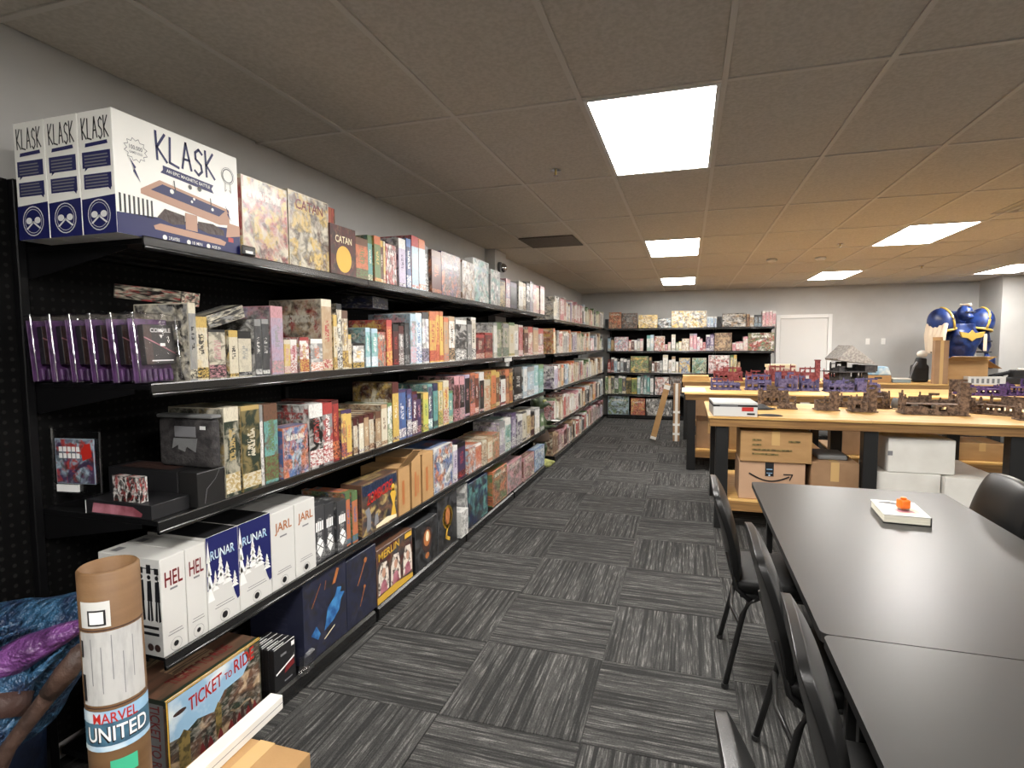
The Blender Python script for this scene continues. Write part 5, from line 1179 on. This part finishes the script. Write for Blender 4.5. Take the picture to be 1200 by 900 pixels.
# things on the back table, door side
t = thing('carton_tray', 'shallow brown carton with a hand hole holding a white bag', 'carton', (2.72, 9.75, ZT))
MB().box(-.17, .17, -.12, .12, 0, .105, bev=.003).build('body', 'kraft', t); MB().box(-.05, .05, -.1215, -.12, .055, .08).build('hand_hole', 'blackink', t)
t2_ = tag(MB().box(-.18, .14, -.10, .09, 0, .13, bev=.02, seg=3).move(lambda c: Vector((c.x+.02*math.sin(c.z*40), c.y, c.z))).build('white_bag', 'skyink', None, (2.74, 9.75, ZT+.106), smooth=True), 'white and blue plastic bag in the shallow brown carton', 'bag')
t = thing('plastic_tub', 'blue-grey plastic tub beside the shallow carton', 'tub', (3.03, 9.75, ZT)); MB().box(-.12, .12, -.10, .10, 0, .05, bev=.006).build('tub', 'bluegrey', t); MB().box(-.125, .125, -.105, .105, .051, .06, bev=.002).build('lid', 'offwhite', t)
t = thing('rolled_display', 'black and white rolled display bag standing on back table', 'bag', (3.33, 9.9, ZT), .1)
remesh(MB().box(-.11, .11, -.07, .07, 0, .26, bev=.03, seg=2).tube([(0, 0, .2), (.02, 0, .36)], [.09, .07], 12).build('bag', 'blackcloth', t, smooth=True), .012, 3)
MB().ball((.03, 0, .42), (.07, .06, .055)).build('bundle', 'offwhite', t, smooth=True); MB().tube([(-.16, -.05, .01), (-.10, -.05, .22), (-.05, -.04, .3)], .018, 8).build('strap', 'greyink', t)
t = thing('open_carton', 'open brown carton with raised flaps on the back table', 'carton', (3.80, 9.78, ZT))
for x0, x1, y0, y1 in ((-.26, .26, -.18, -.175), (-.26, .26, .175, .18), (-.26, -.255, -.175, .175), (.255, .26, -.175, .175)): MB().box(x0, x1, y0, y1, 0, .33).build('side', 'kraft', t)
MB().box(-.255, .255, -.175, .175, 0, .006).build('bottom', 'kraft', t)
fl = MB().box(-.26, .26, -.25, 0, 0, .005).build('flap', 'tape', t, (0, -.18, .331)); fl.rotation_euler = (math.radians(-14), 0, 0)
fl = MB().box(0, .005, -.16, .18, 0, .34).build('flap', 'kraft', t, (-.262, 0, .331)); fl.rotation_euler = (0, math.radians(-6), 0)
fl = MB().box(-.26, .26, 0, .2, 0, .005).build('flap', 'kraft', t, (0, .18, .331)); fl.rotation_euler = (math.radians(-60), 0, 0)
fl = MB().box(0, .2, -.17, .17, 0, .005).build('flap', 'kraft', t, (.262, 0, .331)); fl.rotation_euler = (0, math.radians(35), 0)
t = thing('long_brown_carton', 'tall slim brown carton standing before the open carton', 'carton', (3.445, 9.50, ZT)); MB().box(-.085, .085, -.05, .05, 0, .62, bev=.003).build('body', 'kraft_dark', t); MB().box(-.02, .02, -.0512, -.05, 0, .62).build('tape', 'tape', t)
t = thing('white_printed_box', 'low white box with grey print in front of open carton', 'box', (3.98, 9.5, ZT)); MB().box(-.22, .22, -.07, .07, 0, .11, bev=.003).build('body', 'white', t)
for k in range(6): MB().box(-.18+k*.06, -.15+k*.06, -.0712, -.07, .02, .085).build('print', 'greycloth', t)
t = thing('tool_pile', 'dark bundle of cables and cases on back table', 'cables', (4.42, 9.7, ZT))
remesh(MB().box(-.2, .22, -.1, .1, 0, .09, bev=.01).tube([(-.3, 0, .1), (0, .05, .17), (.3, 0, .14)], .03, 8).box(-.05, .12, -.08, .08, .09, .2, bev=.01).build('bundle', 'blackcloth', t, smooth=True), .012, 1)
MB().tube([(.0, -.05, .21), (.2, -.05, .2), (.34, .0, .24)], .018, 8).build('roll', 'offwhite', t)

# long cartons leaning on the back table end
t = thing('leaning_carton', 'long slim brown carton leaning on the table end', 'carton', (-.52, 9.33, 0)); t.rotation_euler = (0, math.radians(14), 0)
MB().box(-.045, .045, -.05, .05, .01, .93, bev=.003).build('body', 'kraft', t); MB().box(-.047, .047, -.052, .052, .015, .06).build('tape', 'offwhite', t); MB().box(-.047, .047, -.052, .052, .85, .92).build('tape', 'offwhite', t)
t = thing('leaning_carton', 'long slim brown carton standing upright in clear wrap', 'carton', (-.155, 9.30, 0))
MB().box(-.05, .05, -.05, .05, 0, .92, bev=.003).build('body', 'kraft_dark', t); MB().box(-.02, .02, -.052, -.05, 0, .92).build('tape', 'offwhite', t)
for z in (.1, .25, .45): MB().box(-.052, .052, -.053, .053, z, z+.035).build('strap', 'offwhite', t)

# ------------------------------------------------------------------ armoured statue
t = thing('armoured_statue', 'big blue and gold armoured knight statue in the back corner', 'statue', (4.38, 11.35, 0), math.radians(18))
MB().lathe([(.42, 0), (.42, .06), (.38, .09)], 28).build('plinth', 'armourdark', t)
for s_ in (-1, 1):
    lg = MB().tube([(s_*.16, 0, .98), (s_*.19, -.05, .62), (s_*.2, .02, .22)], [.13, .12, .13], 14).ball((s_*.19, -.10, .62), (.10, .07, .10)).tube([(s_*.2, .08, .15), (s_*.2, -.2, .13)], [.10, .08], 12)
    remesh(lg.build('leg', 'armour', t, smooth=True), .02, 2)
MB().lathe([(.18, .98), (.21, 1.04), (.18, 1.1)], 20).build('belt', 'armourgold', t, smooth=True)
tor = MB().tube([(0, 0, 1.04), (0, -.01, 1.22), (0, -.02, 1.5), (0, 0, 1.85)], [.15, .18, .26, .22], 20, .8).ball((-.11, -.12, 1.60), (.14, .12, .15)).ball((.11, -.12, 1.60), (.14, .12, .15))
remesh(tor.build('torso', 'armour', t, smooth=True), .018, 3)
MB().prism([(-.21, 1.72), (-.05, 1.69), (-.02, 1.72), (0, 1.745), (.02, 1.72), (.05, 1.69), (.21, 1.72), (.17, 1.63), (.06, 1.61), (0, 1.56), (-.06, 1.61), (-.17, 1.63)], -.262, -.235, 'y').build('chest_plate', 'armourgold', t)
remesh(MB().box(-.20, .20, .10, .32, 1.50, 2.08, bev=.06, seg=3).build('backpack', 'armour', t, smooth=True), .018, 2)
hl = remesh(MB().ball((0, -.08, 2.03), (.105, .13, .135)).box(-.055, .055, -.225, -.14, 1.93, 2.0, bev=.02).build('helmet', 'armour', t, smooth=True), .011, 3)
MB().box(-.08, .08, -.21, -.18, 2.03, 2.055, bev=.006).build('visor', 'armourdark', hl); MB().box(-.018, .018, -.20, .02, 2.14, 2.185, bev=.008).build('crest', 'armourcream', hl)
for s_ in (-1, 1):
    side = Vector((s_*.33, 0, 1.87))
    pd = MB().ball((0, 0, 0), (.175, .23, .25), 24, 16).move(lambda c: Vector((c.x, c.y, max(c.z, -.12)))).build('pauldron', 'armour', t, side, smooth=True); pd.rotation_euler = (0, s_*.22, 0)
    MB().tube([(.16*math.cos(a), .21*math.sin(a), -.12) for a in [2*math.pi*k/28 for k in range(29)]], .02, 8).build('pauldron_trim', 'armourgold', pd, smooth=True)
    MB().tube([(-s_*.04, -.232*math.cos(a), .252*math.sin(a)) for a in [math.radians(-28+12*k) for k in range(11)]], .017, 8).build('pauldron_trim', 'armourgold', pd, smooth=True)
    remesh(MB().tube([(s_*.37, 0, 1.74), (s_*.41, -.03, 1.46), (s_*.38, -.14, 1.24)], [.10, .09, .095], 14).tube([(s_*.38, -.14, 1.28), (s_*.36, -.2, 1.12)], [.10, .08], 12).build('arm', 'armour', t, smooth=True), .016, 2)
    for z in (1.56, 1.38): MB().lathe([(.098, -.012), (.108, 0), (.098, .012)], 18, (s_*.40, -.03, z)).build('arm_ring', 'armourdark', t, smooth=True)
    if s_ > 0: MB().box(.20, .26, -.25, -.235, 1.40, 1.68, bev=.006).build('parchment', 'armourcream', t)
dr = MB()
for i in range(5): dr.tube([(-.40-.018*i, -.20+.075*i, 1.86), (-.46-.01*i, -.22+.075*i, 1.66), (-.47, -.22+.075*i, 1.36)], [.035, .045, .04], 8)
remesh(dr.build('drape', 'armourcream', t, smooth=True), .016, 2)
